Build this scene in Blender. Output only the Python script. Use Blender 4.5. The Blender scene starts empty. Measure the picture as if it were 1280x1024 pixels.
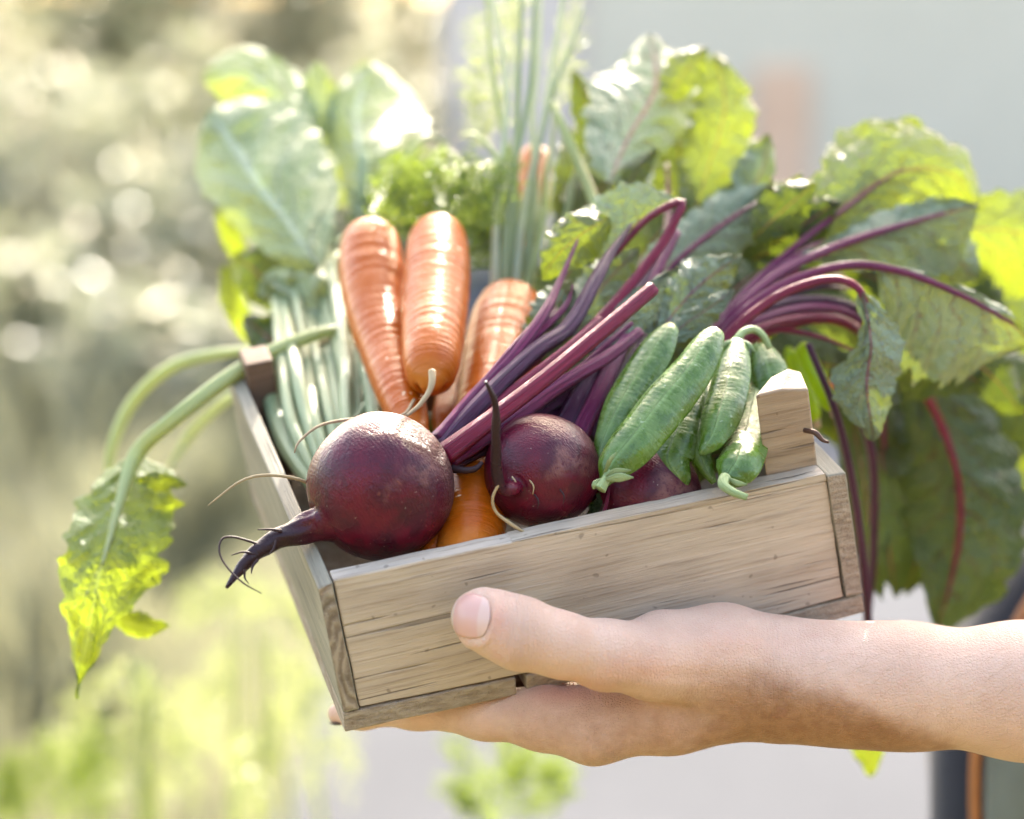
import bpy, math, random
import numpy as np
from mathutils import Matrix, Vector

# ------------------------------------------------------------------ camera, sky, sun, exposure
S = bpy.context.scene
COL = S.collection
RNG = np.random.default_rng(7)
random.seed(7)
FPX = 2489.0                       # focal length in pixels of a 1280-wide picture (70 mm on 36 mm)
PITCH = math.radians(12)
CAM_H = 1.25
cam_d = bpy.data.cameras.new('camera')
cam_d.lens = 70; cam_d.sensor_width = 36
cam_d.clip_start = 0.02; cam_d.clip_end = 800
cam_d.dof.use_dof = True; cam_d.dof.focus_distance = 0.594; cam_d.dof.aperture_fstop = 5.2
cam_d.dof.aperture_blades = 0
cam = bpy.data.objects.new('camera', cam_d); COL.objects.link(cam)
cam.location = (0, 0, CAM_H); cam.rotation_euler = (math.radians(90) - PITCH, 0, 0)
S.camera = cam

SUN_EL, SUN_AZ = math.radians(29), math.radians(7)     # behind the crate, a touch to the right
world = bpy.data.worlds.new('World'); S.world = world; world.use_nodes = True
wn = world.node_tree.nodes; wl_ = world.node_tree.links
bg = wn.get('Background') or wn.new('ShaderNodeBackground')
out = wn.get('World Output') or wn.new('ShaderNodeOutputWorld')
sky = wn.new('ShaderNodeTexSky'); sky.sky_type = 'NISHITA'; sky.sun_disc = False
sky.sun_elevation = SUN_EL; sky.sun_rotation = SUN_AZ
sky.air_density = 1.0; sky.dust_density = 4.0; sky.ozone_density = 0.3
wl_.new(sky.outputs[0], bg.inputs[0]); bg.inputs[1].default_value = 0.15
wl_.new(bg.outputs[0], out.inputs[0])
sun_d = bpy.data.lights.new('sun', 'SUN'); sun_d.energy = 2.0; sun_d.angle = math.radians(0.5); sun_d.color = (1, .965, .90)
sun = bpy.data.objects.new('sun', sun_d); COL.objects.link(sun)
sdir = Vector((math.sin(SUN_AZ) * math.cos(SUN_EL), math.cos(SUN_AZ) * math.cos(SUN_EL), math.sin(SUN_EL)))
sun.rotation_euler = (-sdir).to_track_quat('-Z', 'Y').to_euler()
sun.location = (0, 3, 6)
S.view_settings.view_transform = 'Standard'; S.view_settings.look = 'None'
S.view_settings.exposure = 3.08; S.view_settings.use_white_balance = True; S.view_settings.white_balance_temperature = 7050; S.view_settings.white_balance_tint = 8; S.view_settings.gamma = 1; S.view_settings.use_curve_mapping = False
S.render.engine = 'CYCLES'
cy = S.cycles
cy.use_denoising = True
cy.max_bounces = 8; cy.diffuse_bounces = 4; cy.glossy_bounces = 3; cy.transmission_bounces = 5; cy.transparent_max_bounces = 6
cy.caustics_reflective = False; cy.caustics_refractive = False; cy.sample_clamp_indirect = 6

# ------------------------------------------------------------------ coordinates
# The crate and its load are laid out in centimetres along the camera's axes (x right, y up, z away).
RGT = np.array([1.0, 0, 0]); UPV = np.array([0, math.sin(PITCH), math.cos(PITCH)]); FWD = np.array([0, math.cos(PITCH), -math.sin(PITCH)])
ROT = np.stack([RGT, UPV, FWD], 1)
CAMP = np.array([0, 0, CAM_H])
def to_world(p):
    return CAMP + 0.01 * (np.atleast_2d(np.asarray(p, float)) @ ROT.T)
def P(a):
    """(u, v, z) or a list of them: a direction in the frame and a distance -> centimetres."""
    a = np.atleast_2d(np.asarray(a, float))
    z = a[:, 2]
    return np.stack([(a[:, 0] - 640) / FPX * z, -(a[:, 1] - 512) / FPX * z, z], 1)

# ------------------------------------------------------------------ object helpers
def props(o, label=None, cat=None, group=None, kind=None):
    if label: o['label'] = label
    if cat: o['category'] = cat
    if group: o['group'] = group
    if kind: o['kind'] = kind
    return o
def thing(name, label, cat, loc, group=None):
    o = bpy.data.objects.new(name, None); COL.objects.link(o)
    o.location = Vector(loc); o.empty_display_size = .01
    return props(o, label, cat, group)
def base_of(o):
    v = np.zeros(3)
    while o is not None:
        v = v + np.array(o.location); o = o.parent
    return v
def mesh(name, V, F, mat, parent=None, uv=None, smooth=True, world=False, kind=None, label=None):
    """V in camera centimetres (or world metres when world=True); UV per vertex."""
    V = np.asarray(V, float)
    if not world: V = to_world(V)
    if parent is not None: V = V - base_of(parent)
    me = bpy.data.meshes.new(name)
    F = [tuple(int(i) for i in f) for f in F] if not isinstance(F, np.ndarray) else F
    if isinstance(F, np.ndarray):
        n = len(F); k = F.shape[1]
        me.vertices.add(len(V)); me.vertices.foreach_set('co', V.ravel())
        me.loops.add(n * k); me.loops.foreach_set('vertex_index', F.ravel().astype(np.int32))
        me.polygons.add(n); me.polygons.foreach_set('loop_start', np.arange(0, n * k, k, dtype=np.int32))
        me.update(calc_edges=True); me.validate()
    else:
        me.from_pydata(V.tolist(), [], F)
    me.polygons.foreach_set('use_smooth', [smooth] * len(me.polygons))
    if uv is not None:
        uv = np.asarray(uv, float)
        l = me.uv_layers.new(name='UVMap')
        idx = np.zeros(len(me.loops), dtype=np.int32); me.loops.foreach_get('vertex_index', idx)
        l.data.foreach_set('uv', uv[idx].ravel())
    me.materials.append(mat)
    o = bpy.data.objects.new(name, me); COL.objects.link(o)
    if parent is not None: o.parent = parent
    if kind: o['kind'] = kind
    if label: o['label'] = label
    return o
class Bag:
    def __init__(s): s.V = []; s.F = []; s.U = []; s.n = 0
    def add(s, VFU):
        V, F, U = VFU
        s.V.append(V); s.U.append(U); s.F += [tuple(i + s.n for i in f) for f in F]; s.n += len(V)
    def build(s, name, mat, parent=None, **k):
        return mesh(name, np.concatenate(s.V), s.F, mat, parent, uv=np.concatenate(s.U), **k)

def catmull(pts, n):
    p = np.asarray(pts, float)
    if len(p) == 2:
        t = np.linspace(0, 1, n)[:, None]; return p[0] * (1 - t) + p[1] * t
    q = np.vstack([2 * p[0] - p[1], p, 2 * p[-1] - p[-2]])
    d = np.maximum(np.linalg.norm(np.diff(p[:, :3], axis=0), axis=1), 1e-6); c = np.r_[0, np.cumsum(d)] / d.sum()
    r = []
    for t in np.linspace(0, 1, n):
        i = min(np.searchsorted(c, t, side='right') - 1, len(p) - 2); u = (t - c[i]) / (c[i + 1] - c[i])
        a, b, e, f = q[i], q[i + 1], q[i + 2], q[i + 3]
        r.append(.5 * (2 * b + (e - a) * u + (2 * a - 5 * b + 4 * e - f) * u * u + (3 * b - a - 3 * e + f) * u ** 3))
    return np.array(r)
def interp(vals, n, pos=None):
    vals = np.asarray(vals, float); pos = np.linspace(0, 1, len(vals)) if pos is None else np.asarray(pos)
    t = np.linspace(0, 1, n)
    i = np.clip(np.searchsorted(pos, t, side='right') - 1, 0, len(vals) - 2)
    u = (t - pos[i]) / (pos[i + 1] - pos[i]); 
    m = np.gradient(vals, pos)
    # monotone-ish hermite
    d = np.diff(vals) / np.diff(pos)
    for k in range(len(vals)):
        if 0 < k < len(vals) - 1:
            m[k] = 0 if d[k - 1] * d[k] <= 0 else 2 * d[k - 1] * d[k] / (d[k - 1] + d[k])
    h = pos[i + 1] - pos[i]
    return ((2 * u**3 - 3 * u**2 + 1) * vals[i] + (u**3 - 2 * u**2 + u) * h * m[i] + (-2 * u**3 + 3 * u**2) * vals[i + 1] + (u**3 - u**2) * h * m[i + 1])
def unit(v): return v / np.maximum(np.linalg.norm(v, axis=-1, keepdims=True), 1e-9)
def wav(p, seed, f, octs=3):
    """smooth pseudo-noise of 3-D points, about -1..1"""
    r = np.random.default_rng(seed); p = np.atleast_2d(p); o = np.zeros(len(p)); a = 1.0; tot = 0
    for k in range(octs):
        for j in range(3):
            d = r.normal(size=3); d /= np.linalg.norm(d)
            o += a * np.sin(f * (p @ d) + r.uniform(0, 6.28)); 
        tot += a * 1.6; a *= .5; f *= 2.1
    return o / tot
def tube(path, rad, n=40, seg=12, flat=1.0, flat_dir=None, ribs=0, rib_amp=0.0, bump=None, pos=None, cap=True, exact=False):
    """path: camera-cm points; rad: cm radii along it. Returns V,F,UV with closed ends."""
    path = np.asarray(path, float)
    C = path if exact else catmull(path, n); n = len(C)
    if pos is None and not exact and len(rad) == len(path): pos = np.r_[0, np.cumsum(np.linalg.norm(np.diff(path, axis=0), axis=1))]; pos = pos / pos[-1]
    R = np.asarray(rad, float) if exact else interp(rad, n, pos)
    R = np.maximum(R, 0.002)
    T = unit(np.gradient(C, axis=0))
    ref = np.array(flat_dir if flat_dir is not None else (0.1, .2, 1.0), float)
    A = np.zeros_like(C); v = ref
    for i in range(n):
        v = v - T[i] * (v @ T[i])
        if np.linalg.norm(v) < 1e-4: v = np.cross(T[i], [.3, .9, .1])
        v = v / np.linalg.norm(v); A[i] = v
        if flat_dir is not None: v = ref
    B = np.cross(T, A)
    th = np.arange(seg) / seg * 2 * math.pi
    prof = 1 + rib_amp * np.cos(ribs * th) if ribs else np.ones(seg)
    V = C[:, None, :] + R[:, None, None] * prof[None, :, None] * (np.cos(th)[None, :, None] * A[:, None, :] * flat + np.sin(th)[None, :, None] * B[:, None, :])
    U = np.stack(np.broadcast_arrays((np.arange(seg) / seg)[None, :], np.linspace(0, 1, n)[:, None]), -1)
    V = V.reshape(-1, 3); U = U.reshape(-1, 2)
    if bump is not None:
        ctr = np.repeat(C, seg, 0); V = ctr + (V - ctr) * (1 + bump(V, U))[:, None]
    F = []
    for i in range(n - 1):
        for j in range(seg):
            k = (j + 1) % seg
            F.append((i * seg + j, i * seg + k, (i + 1) * seg + k, (i + 1) * seg + j))
    if cap:
        F.append(tuple(range(seg - 1, -1, -1))); F.append(tuple((n - 1) * seg + j for j in range(seg)))
    return V, F, U
def px(r, z): return np.asarray(r, float) * z / FPX

# ------------------------------------------------------------------ materials
def mat_new(name):
    m = bpy.data.materials.new(name); m.use_nodes = True
    nt = m.node_tree; nt.nodes.clear()
    return m, nt
class NT:
    def __init__(s, name):
        s.m, s.t = mat_new(name)
        s.out = s.n('ShaderNodeOutputMaterial')
    def n(s, typ, **k):
        x = s.t.nodes.new(typ)
        for a, b in k.items(): setattr(x, a, b)
        return x
    def l(s, a, b): s.t.links.new(a, b)
    def val(s, sock, v):
        if isinstance(v, (int, float)): sock.default_value = v
        elif isinstance(v, (tuple, list)): sock.default_value = tuple(v) + ((1,) if len(v) == 3 and sock.type == 'RGBA' else ())
        else: s.l(v, sock)
    def math(s, op, a, b=0.0, c=0.0, clamp=False):
        x = s.n('ShaderNodeMath', operation=op, use_clamp=clamp)
        s.val(x.inputs[0], a); s.val(x.inputs[1], b); s.val(x.inputs[2], c); return x.outputs[0]
    def mapr(s, v, a, b, c=0.0, d=1.0, smooth=True):
        x = s.n('ShaderNodeMapRange'); x.interpolation_type = 'SMOOTHSTEP' if smooth else 'LINEAR'
        s.val(x.inputs[0], v)
        for i, q in enumerate((a, b, c, d)): x.inputs[i + 1].default_value = q
        return x.outputs[0]
    def mix(s, f, a, b):
        x = s.n('ShaderNodeMix', data_type='RGBA'); s.val(x.inputs[0], f); s.val(x.inputs[6], a); s.val(x.inputs[7], b); return x.outputs[2]
    def noise(s, vec, scale, detail=4, rough=.55, dist=0.0):
        x = s.n('ShaderNodeTexNoise'); s.val(x.inputs['Vector'], vec)
        x.inputs['Scale'].default_value = scale; x.inputs['Detail'].default_value = detail; x.inputs['Roughness'].default_value = rough
        x.inputs['Distortion'].default_value = dist
        return x.outputs[0]
    def map(s, vec, scale=(1, 1, 1), loc=(0, 0, 0), rot=(0, 0, 0)):
        x = s.n('ShaderNodeMapping'); s.val(x.inputs[0], vec); x.inputs[1].default_value = loc; x.inputs[2].default_value = rot; x.inputs[3].default_value = scale
        return x.outputs[0]
    def coord(s, which='Object'): return s.n('ShaderNodeTexCoord').outputs[which]
    def geo(s, which='Position'): return s.n('ShaderNodeNewGeometry').outputs[which]
    def sep(s, v):
        x = s.n('ShaderNodeSeparateXYZ'); s.val(x.inputs[0], v); return x.outputs
    def comb(s, a, b, c):
        x = s.n('ShaderNodeCombineXYZ'); s.val(x.inputs[0], a); s.val(x.inputs[1], b); s.val(x.inputs[2], c); return x.outputs[0]
    def bump(s, h, strength=.3, dist=.001, normal=None):
        x = s.n('ShaderNodeBump'); x.inputs['Strength'].default_value = strength; x.inputs['Distance'].default_value = dist
        s.val(x.inputs['Height'], h)
        if normal is not None: s.l(normal, x.inputs['Normal'])
        return x.outputs[0]
    def pbr(s, color, rough=.5, spec=.5, normal=None, sss=0, sss_r=(1, .3, .15), sss_s=.002, coat=0, sheen=0, metal=0):
        x = s.n('ShaderNodeBsdfPrincipled')
        s.val(x.inputs['Base Color'], color); s.val(x.inputs['Roughness'], rough); s.val(x.inputs['Specular IOR Level'], spec)
        if normal is not None: s.l(normal, x.inputs['Normal'])
        if sss: x.inputs['Subsurface Weight'].default_value = sss; x.inputs['Subsurface Radius'].default_value = sss_r; x.inputs['Subsurface Scale'].default_value = sss_s
        x.inputs['Coat Weight'].default_value = coat; x.inputs['Coat Roughness'].default_value = .25
        x.inputs['Sheen Weight'].default_value = sheen; x.inputs['Metallic'].default_value = metal
        return x.outputs[0]
    def fin(s, sh): s.l(sh, s.out.inputs[0]); return s.m

def wood(name, grain, c1, c2, dark, seed=0.0):
    t = NT(name); co = t.coord()
    sc = {'x': (1, 14, 14), 'z': (14, 14, 1)}[grain]
    v = t.map(co, sc, (seed, seed * 1.7, seed * .6))
    n0 = t.noise(t.map(co, tuple(1 + (q - 1) * .25 for q in sc), (seed, 0, 3)), 9, 3, .5)
    wv = t.noise(v, 14, 6, .62, .6)
    fine = t.noise(t.map(co, tuple(q * 1.0 if q == 1 else q * 2.2 for q in sc), (2, seed, 0)), 30, 4, .7)
    big = t.noise(co, 22, 3, .5)
    c = t.mix(t.mapr(wv, .36, .64), c1, c2); c = t.mix(t.math('MULTIPLY', t.mapr(fine, .48, .70), .55), c, tuple(q * .8 for q in dark))
    c = t.mix(t.math('MULTIPLY', t.mapr(n0, .52, .7), .4), c, dark)
    streak = t.mapr(t.noise(t.map(co, tuple(q * .6 if q == 1 else q * 1.6 for q in sc), (0, seed, 5)), 30, 2, .4), .66, .74)
    c = t.mix(t.math('MULTIPLY', streak, .6), c, tuple(q * .35 for q in dark))
    c = t.mix(t.math('MULTIPLY', t.mapr(big, .5, .75), .35), c, tuple(min(1, q * 1.2) for q in c1))
    speck = t.mapr(t.noise(co, 260, 1, .4), .72, .78)
    c = t.mix(t.math('MULTIPLY', speck, .5), c, tuple(q * .5 for q in dark))
    h = t.math('ADD', t.math('MULTIPLY', wv, .5), t.math('SUBTRACT', t.math('MULTIPLY', fine, .5), t.math('MULTIPLY', streak, .8)))
    return t.fin(t.pbr(c, .72, .3, t.bump(h, .9, .0008)))
def endgrain(name, c1, c2):
    t = NT(name); co = t.coord(); 
    w = t.n('ShaderNodeTexWave', wave_type='RINGS', rings_direction='Z'); t.val(w.inputs[0], t.map(co, (1, .55, 1), (-.0105, .016, 0)))
    w.inputs['Scale'].default_value = 120; w.inputs['Distortion'].default_value = 5.5; w.inputs['Detail'].default_value = 4; w.inputs['Detail Scale'].default_value = 2
    n = t.noise(co, 420, 3, .6); b = t.noise(co, 60, 3, .6)
    c = t.mix(w.outputs[1], c1, c2); c = t.mix(t.math('MULTIPLY', t.mapr(b, .45, .7), .5), c, tuple(q * .5 for q in c1)); c = t.mix(t.math('MULTIPLY', t.mapr(n, .5, .8), .4), c, (.5, .45, .38))
    return t.fin(t.pbr(c, .85, .2, t.bump(t.math('ADD', w.outputs[1], n), .5, .0006)))

M = {}
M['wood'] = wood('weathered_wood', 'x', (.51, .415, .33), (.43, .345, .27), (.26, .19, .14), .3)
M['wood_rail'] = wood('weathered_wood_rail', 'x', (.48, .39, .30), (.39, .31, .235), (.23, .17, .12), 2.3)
M['wood_side'] = wood('weathered_wood_side', 'z', (.30, .26, .19), (.22, .19, .14), (.12, .10, .07), 1.1)  # same weathered wood made darker: shade of the side is in its colour
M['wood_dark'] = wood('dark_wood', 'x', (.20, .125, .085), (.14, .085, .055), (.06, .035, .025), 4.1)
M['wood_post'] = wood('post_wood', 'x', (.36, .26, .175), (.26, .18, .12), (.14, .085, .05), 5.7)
M['endgrain'] = endgrain('end_grain_dark', (.20, .15, .11), (.36, .29, .22))
t = NT('rough_sawn_end'); co = t.coord(); n = t.noise(t.map(co, (1, 4, 1), rot=(0, 0, .5)), 150, 5, .65); f = t.noise(co, 700, 3, .7); b = t.noise(co, 70, 3)
c = t.mix(t.mapr(n, .3, .7), (.24, .18, .13), (.40, .325, .25)); c = t.mix(t.math('MULTIPLY', t.mapr(b, .5, .7), .4), c, (.45, .39, .32)); c = t.mix(t.math('MULTIPLY', t.mapr(f, .6, .75), .6), c, (.10, .07, .05))
M['endgrain_pale'] = t.fin(t.pbr(c, .85, .2, t.bump(t.math('ADD', n, f), .9, .0012)))

def skin_mat():
    t = NT('skin'); co = t.geo()
    n = t.noise(co, 55, 4, .55); m = t.noise(co, 240, 3, .6); f = t.noise(co, 1500, 2, .5)
    attr = t.n('ShaderNodeAttribute', attribute_name='tan')
    pale = t.mix(t.mapr(n, .3, .7), (.60, .375, .275), (.66, .43, .325))
    tanc = t.mix(t.mapr(m, .35, .7), (.36, .175, .085), (.26, .115, .05))
    msk = t.math('ADD', attr.outputs['Fac'], t.math('MULTIPLY', t.math('SUBTRACT', t.noise(co, 130, 5, .65), .5), .55))
    c = t.mix(t.mapr(msk, .12, .95), pale, tanc)
    red = t.n('ShaderNodeAttribute', attribute_name='red')
    c = t.mix(t.math('MULTIPLY', red.outputs['Fac'], .55), c, (.62, .22, .15))
    c = t.mix(t.math('MULTIPLY', t.mapr(m, .55, .75), .18), c, (.6, .27, .2))
    vor = t.n('ShaderNodeTexVoronoi', feature='DISTANCE_TO_EDGE'); t.val(vor.inputs['Vector'], t.map(co, (1, 1.4, 1))); vor.inputs['Scale'].default_value = 900
    cr = t.n('ShaderNodeAttribute', attribute_name='crease')
    h = t.math('ADD', t.math('MULTIPLY', t.mapr(vor.outputs[0], 0, .25), .4), t.math('MULTIPLY', f, .4))
    lines = t.noise(t.map(co, (9, 1.2, 1.2)), 170, 3, .6)
    h = t.math('ADD', h, t.math('MULTIPLY', t.math('MULTIPLY', lines, cr.outputs['Fac']), 3.0))
    return t.fin(t.pbr(c, .5, .35, t.bump(h, .8, .0005), sss=.2, sss_r=(1, .35, .2), sss_s=.004))
M['skin'] = skin_mat()
t = NT('fingernail'); uvv = t.sep(t.coord('UV'))
lun = t.math('ADD', uvv[0], t.math('MULTIPLY', t.math('POWER', t.math('ABSOLUTE', t.math('SUBTRACT', uvv[1], .5)), 2), -.5)); c = t.mix(t.mapr(lun, .64, .72), (.60, .33, .27), (.62, .40, .33)); c = t.mix(t.mapr(uvv[0], .08, .03), c, (.66, .5, .40))
M['nail'] = t.fin(t.pbr(c, .3, .5, t.bump(t.noise(t.map(t.coord('UV'), (1, 30, 1)), 4, 2), .08, .0003), sss=.15, sss_s=.002))

def beet_mat():
    t = NT('beet_skin'); co = t.coord(); uv = t.coord('UV'); s = t.sep(uv)
    n = t.noise(co, 90, 5, .6, .4); f = t.noise(co, 700, 4, .7); b = t.noise(co, 45, 3, .5)
    c = t.mix(t.mapr(n, .3, .7), (.105, .004, .016), (.045, .004, .013))
    c = t.mix(t.math('MULTIPLY', t.mapr(b, .58, .68), t.mapr(f, .30, .55)), c, (.17, .065, .055)); c = t.mix(t.math('MULTIPLY', t.mapr(t.noise(co, 25, 4, .65, 1.0), .52, .60), .55), c, (.022, .004, .010))
    crust = t.math('MULTIPLY', t.mapr(t.math('ADD', s[1], t.math('MULTIPLY', t.math('SUBTRACT', n, .5), .50)), .27, .11), t.mapr(f, .36, .58))
    c = t.mix(t.math('MULTIPLY', crust, .85), c, (.12, .055, .04))
    rings = t.n('ShaderNodeTexWave', wave_type='BANDS', bands_direction='Y'); t.val(rings.inputs[0], uv); rings.inputs['Scale'].default_value = 26; rings.inputs['Distortion'].default_value = 9; rings.inputs['Detail'].default_value = 3
    sp = t.mapr(t.noise(co, 900, 1), .74, .8)
    c = t.mix(t.math('MULTIPLY', sp, .5), c, (.4, .3, .25))
    scr = t.mapr(t.noise(t.map(co, (1, 7, 1), rot=(.4, .3, .9)), 180, 2, .5), .70, .76)
    c = t.mix(t.math('MULTIPLY', scr, .35), c, (.25, .07, .05))
    c = t.mix(t.mapr(s[1], .64, .74), c, (.022, .006, .009))
    rough = t.math('ADD', .27, t.math('MULTIPLY', crust, .5))
    rough = t.math('ADD', rough, t.math('MULTIPLY', t.mapr(b, .45, .7), .14))
    h = t.math('ADD', t.math('MULTIPLY', rings.outputs[1], .03), t.math('ADD', t.math('MULTIPLY', crust, .7), t.math('ADD', t.math('MULTIPLY', n, .5), t.math('MULTIPLY', f, .3))))
    return t.fin(t.pbr(c, rough, .28, t.bump(h, .8, .0012)))
M['beet'] = beet_mat()
t = NT('beet_root'); co = t.coord(); n = t.noise(co, 300, 4, .6)
M['beet_root'] = t.fin(t.pbr(t.mix(n, (.05, .012, .018), (.13, .04, .04)), .6, .4, t.bump(n, .7, .001)))
t = NT('thin_root'); n = t.noise(t.coord(), 300, 3)
M['root_pale'] = t.fin(t.pbr(t.mix(n, (.42, .33, .2), (.3, .2, .1)), .7, .3))
M['root_dark'] = NT('thin_root_dark'); M['root_dark'] = M['root_dark'].fin(M['root_dark'].pbr((.03, .012, .014), .6, .3))

def stalk_mat(name, c1, c2, c3, rough=.35, tr=0.0, nu=7):
    t = NT(name); uv = t.coord('UV')
    n = t.noise(t.map(uv, (nu, .8, 1)), 3.2, 4, .6); g = t.noise(t.map(uv, (.8, 2.5, 1)), 2, 2)
    c = t.mix(t.mapr(n, .35, .62), c1, c2); c = t.mix(t.math('MULTIPLY', t.mapr(n, .62, .75), .8), c, c3); c = t.mix(t.math('MULTIPLY', t.mapr(g, .5, .8), .35), c, c3)
    sp = t.mapr(t.noise(t.coord(), 1200, 1), .74, .8)
    c = t.mix(t.math('MULTIPLY', sp, .4), c, (.6, .5, .5))
    sh = t.pbr(c, rough, .5, t.bump(n, .9, .0011))
    if tr:
        tl = t.n('ShaderNodeBsdfTranslucent'); t.val(tl.inputs[0], c2); x = t.n('ShaderNodeMixShader'); x.inputs[0].default_value = tr
        t.l(sh, x.inputs[1]); t.l(tl.outputs[0], x.inputs[2]); sh = x.outputs[0]
    return t.fin(sh)
M['stalk_beet'] = stalk_mat('beet_stalk', (.085, .005, .045), (.22, .010, .075), (.38, .07, .16), tr=.04, nu=16)
M['stalk_red'] = stalk_mat('beet_stalk_red', (.13, .005, .03), (.26, .009, .045), (.36, .06, .13), tr=.06, nu=16)
M['stalk_dark'] = stalk_mat('beet_stalk_dark', (.03, .004, .022), (.08, .008, .045), (.16, .03, .09), nu=16)
M['stalk_green'] = stalk_mat('pale_green_stalk', (.26, .32, .15), (.36, .42, .23), (.47, .52, .33), .4, .2, 5)
M['stalk_lime'] = stalk_mat('lime_stalk', (.36, .42, .16), (.46, .51, .24), (.55, .59, .36), .4, .3, 4)
M['stalk_top'] = stalk_mat('pale_carrot_top', (.46, .50, .33), (.55, .59, .42), (.62, .65, .5), .4, .35, 4)
M['stem_dark'] = stalk_mat('dark_green_stem', (.05, .08, .03), (.09, .13, .05), (.16, .2, .1), .5, .1)

def leaf_mat(name, base, base2, trans, vein, vein_mid, tr=.42, rough=.42, nv=7.0, veinw=.05, slant=.28, spec=.5, mid_w=.035, net=5.0):
    t = NT(name); uv = t.coord('UV'); s = t.sep(uv)
    a = t.math('ABSOLUTE', t.math('SUBTRACT', t.math('MULTIPLY', s[0], 2), 1))
    wob = t.math('MULTIPLY', t.math('SUBTRACT', t.noise(uv, 4, 3), .5), .34)
    q = t.math('ADD', t.math('SUBTRACT', s[1], t.math('MULTIPLY', t.math('POWER', a, .8), slant)), wob)
    side = t.math('MULTIPLY', t.math('GREATER_THAN', s[0], .5), .43)
    fr = t.math('ABSOLUTE', t.math('SUBTRACT', t.math('FRACT', t.math('ADD', t.math('MULTIPLY', q, nv), side)), .5))
    lat = t.mapr(t.math('DIVIDE', fr, t.math('SUBTRACT', 1.25, a)), veinw, veinw * .25)
    mid = t.mapr(a, mid_w * 1.6, mid_w * .6)
    vor = t.n('ShaderNodeTexVoronoi', feature='DISTANCE_TO_EDGE'); t.val(vor.inputs['Vector'], t.map(uv, (1, 1.8, 1))); vor.inputs['Scale'].default_value = net * 3
    netw = t.mapr(vor.outputs[0], .07, .0)
    co = t.coord(); n = t.noise(co, 60, 4, .6); f = t.noise(co, 420, 3, .6)
    c = t.mix(t.mapr(n, .35, .65), base, base2)
    c = t.mix(t.math('MULTIPLY', netw, .3), c, tuple(min(1, x * 1.6) for x in base2)); c = t.mix(t.math('MULTIPLY', t.mapr(f, .60, .72), .35), c, tuple(x * .5 for x in base)); c = t.mix(t.math('MULTIPLY', t.mapr(t.noise(co, 230, 2, .5), .73, .77), .6), c, (.30, .24, .10))
    c = t.mix(t.math('MULTIPLY', lat, .62), c, vein); c = t.mix(mid, c, vein_mid)
    tc = t.mix(t.mapr(n, .3, .7), trans, tuple(x * .8 for x in trans)); tc = t.mix(t.math('MULTIPLY', lat, .5), tc, tuple(x * .45 for x in vein)); tc = t.mix(t.math('MULTIPLY', netw, .25), tc, tuple(x * .6 for x in trans))
    h = t.math('ADD', t.math('MULTIPLY', vor.outputs[0], .8), t.math('ADD', t.math('MULTIPLY', lat, -.5), t.math('ADD', t.math('MULTIPLY', n, .5), t.math('MULTIPLY', f, .25))))
    nb = t.bump(h, .9, .0024)
    sh = t.pbr(c, rough, spec, nb)
    tl = t.n('ShaderNodeBsdfTranslucent'); t.val(tl.inputs[0], tc); t.l(nb, tl.inputs[1])
    x = t.n('ShaderNodeMixShader'); x.inputs[0].default_value = tr
    t.l(sh, x.inputs[1]); t.l(tl.outputs[0], x.inputs[2])
    return t.fin(x.outputs[0])
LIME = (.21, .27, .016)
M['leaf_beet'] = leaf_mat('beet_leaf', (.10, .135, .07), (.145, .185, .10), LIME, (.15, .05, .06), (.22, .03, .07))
M['leaf_beet_deep'] = leaf_mat('beet_leaf_deep', (.035, .06, .02), (.06, .09, .03), (.20, .27, .02), (.12, .02, .035), (.22, .012, .045), tr=.24)  # same leaf, darker and less translucent: shade put into its colour
M['leaf_silver'] = leaf_mat('beet_leaf_silver', (.16, .21, .135), (.22, .27, .18), LIME, (.20, .09, .10), (.26, .07, .11), tr=.24, rough=.5)  # same leaf again: silvery sky light and shade put into colour and translucency
M['leaf_pale'] = leaf_mat('pale_glaucous_leaf', (.175, .215, .105), (.235, .28, .15), (.42, .52, .09), (.34, .40, .27), (.42, .47, .34), tr=.20, rough=.5, nv=5.5, veinw=.10, mid_w=.055, spec=.35, net=3)
M['leaf_droop'] = leaf_mat('drooping_leaf_skin', (.09, .15, .06), (.14, .21, .09), (.25, .32, .016), (.3, .36, .2), (.32, .4, .22), tr=.52, rough=.6, nv=6)
def simple_leaf(name, c, trc, tr=.45, rough=.35, spec=.5):
    t = NT(name); n = t.noise(t.coord(), 9, 3); r = t.n('ShaderNodeNewGeometry').outputs['Random Per Island']
    cc = t.mix(r, c, tuple(x * 1.7 for x in c)); sh = t.pbr(cc, rough, spec)
    tl = t.n('ShaderNodeBsdfTranslucent'); t.val(tl.inputs[0], t.mix(r, trc, tuple(x * .7 for x in trc))); x = t.n('ShaderNodeMixShader'); x.inputs[0].default_value = tr
    t.l(sh, x.inputs[1]); t.l(tl.outputs[0], x.inputs[2]); return t.fin(x.outputs[0])
M['frond'] = simple_leaf('feathery_green', (.045, .08, .02), (.24, .33, .03))
M['frond_lime'] = simple_leaf('feathery_lime', (.20, .24, .12), (.32, .36, .14), .5)
M['bush'] = simple_leaf('hedge_leaf', (.17, .175, .105), (.25, .27, .165), .5, .28, .22)
M['bush_pale'] = simple_leaf('pale_hedge_leaf', (.22, .215, .15), (.27, .285, .20), .5, .28, .22)

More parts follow.
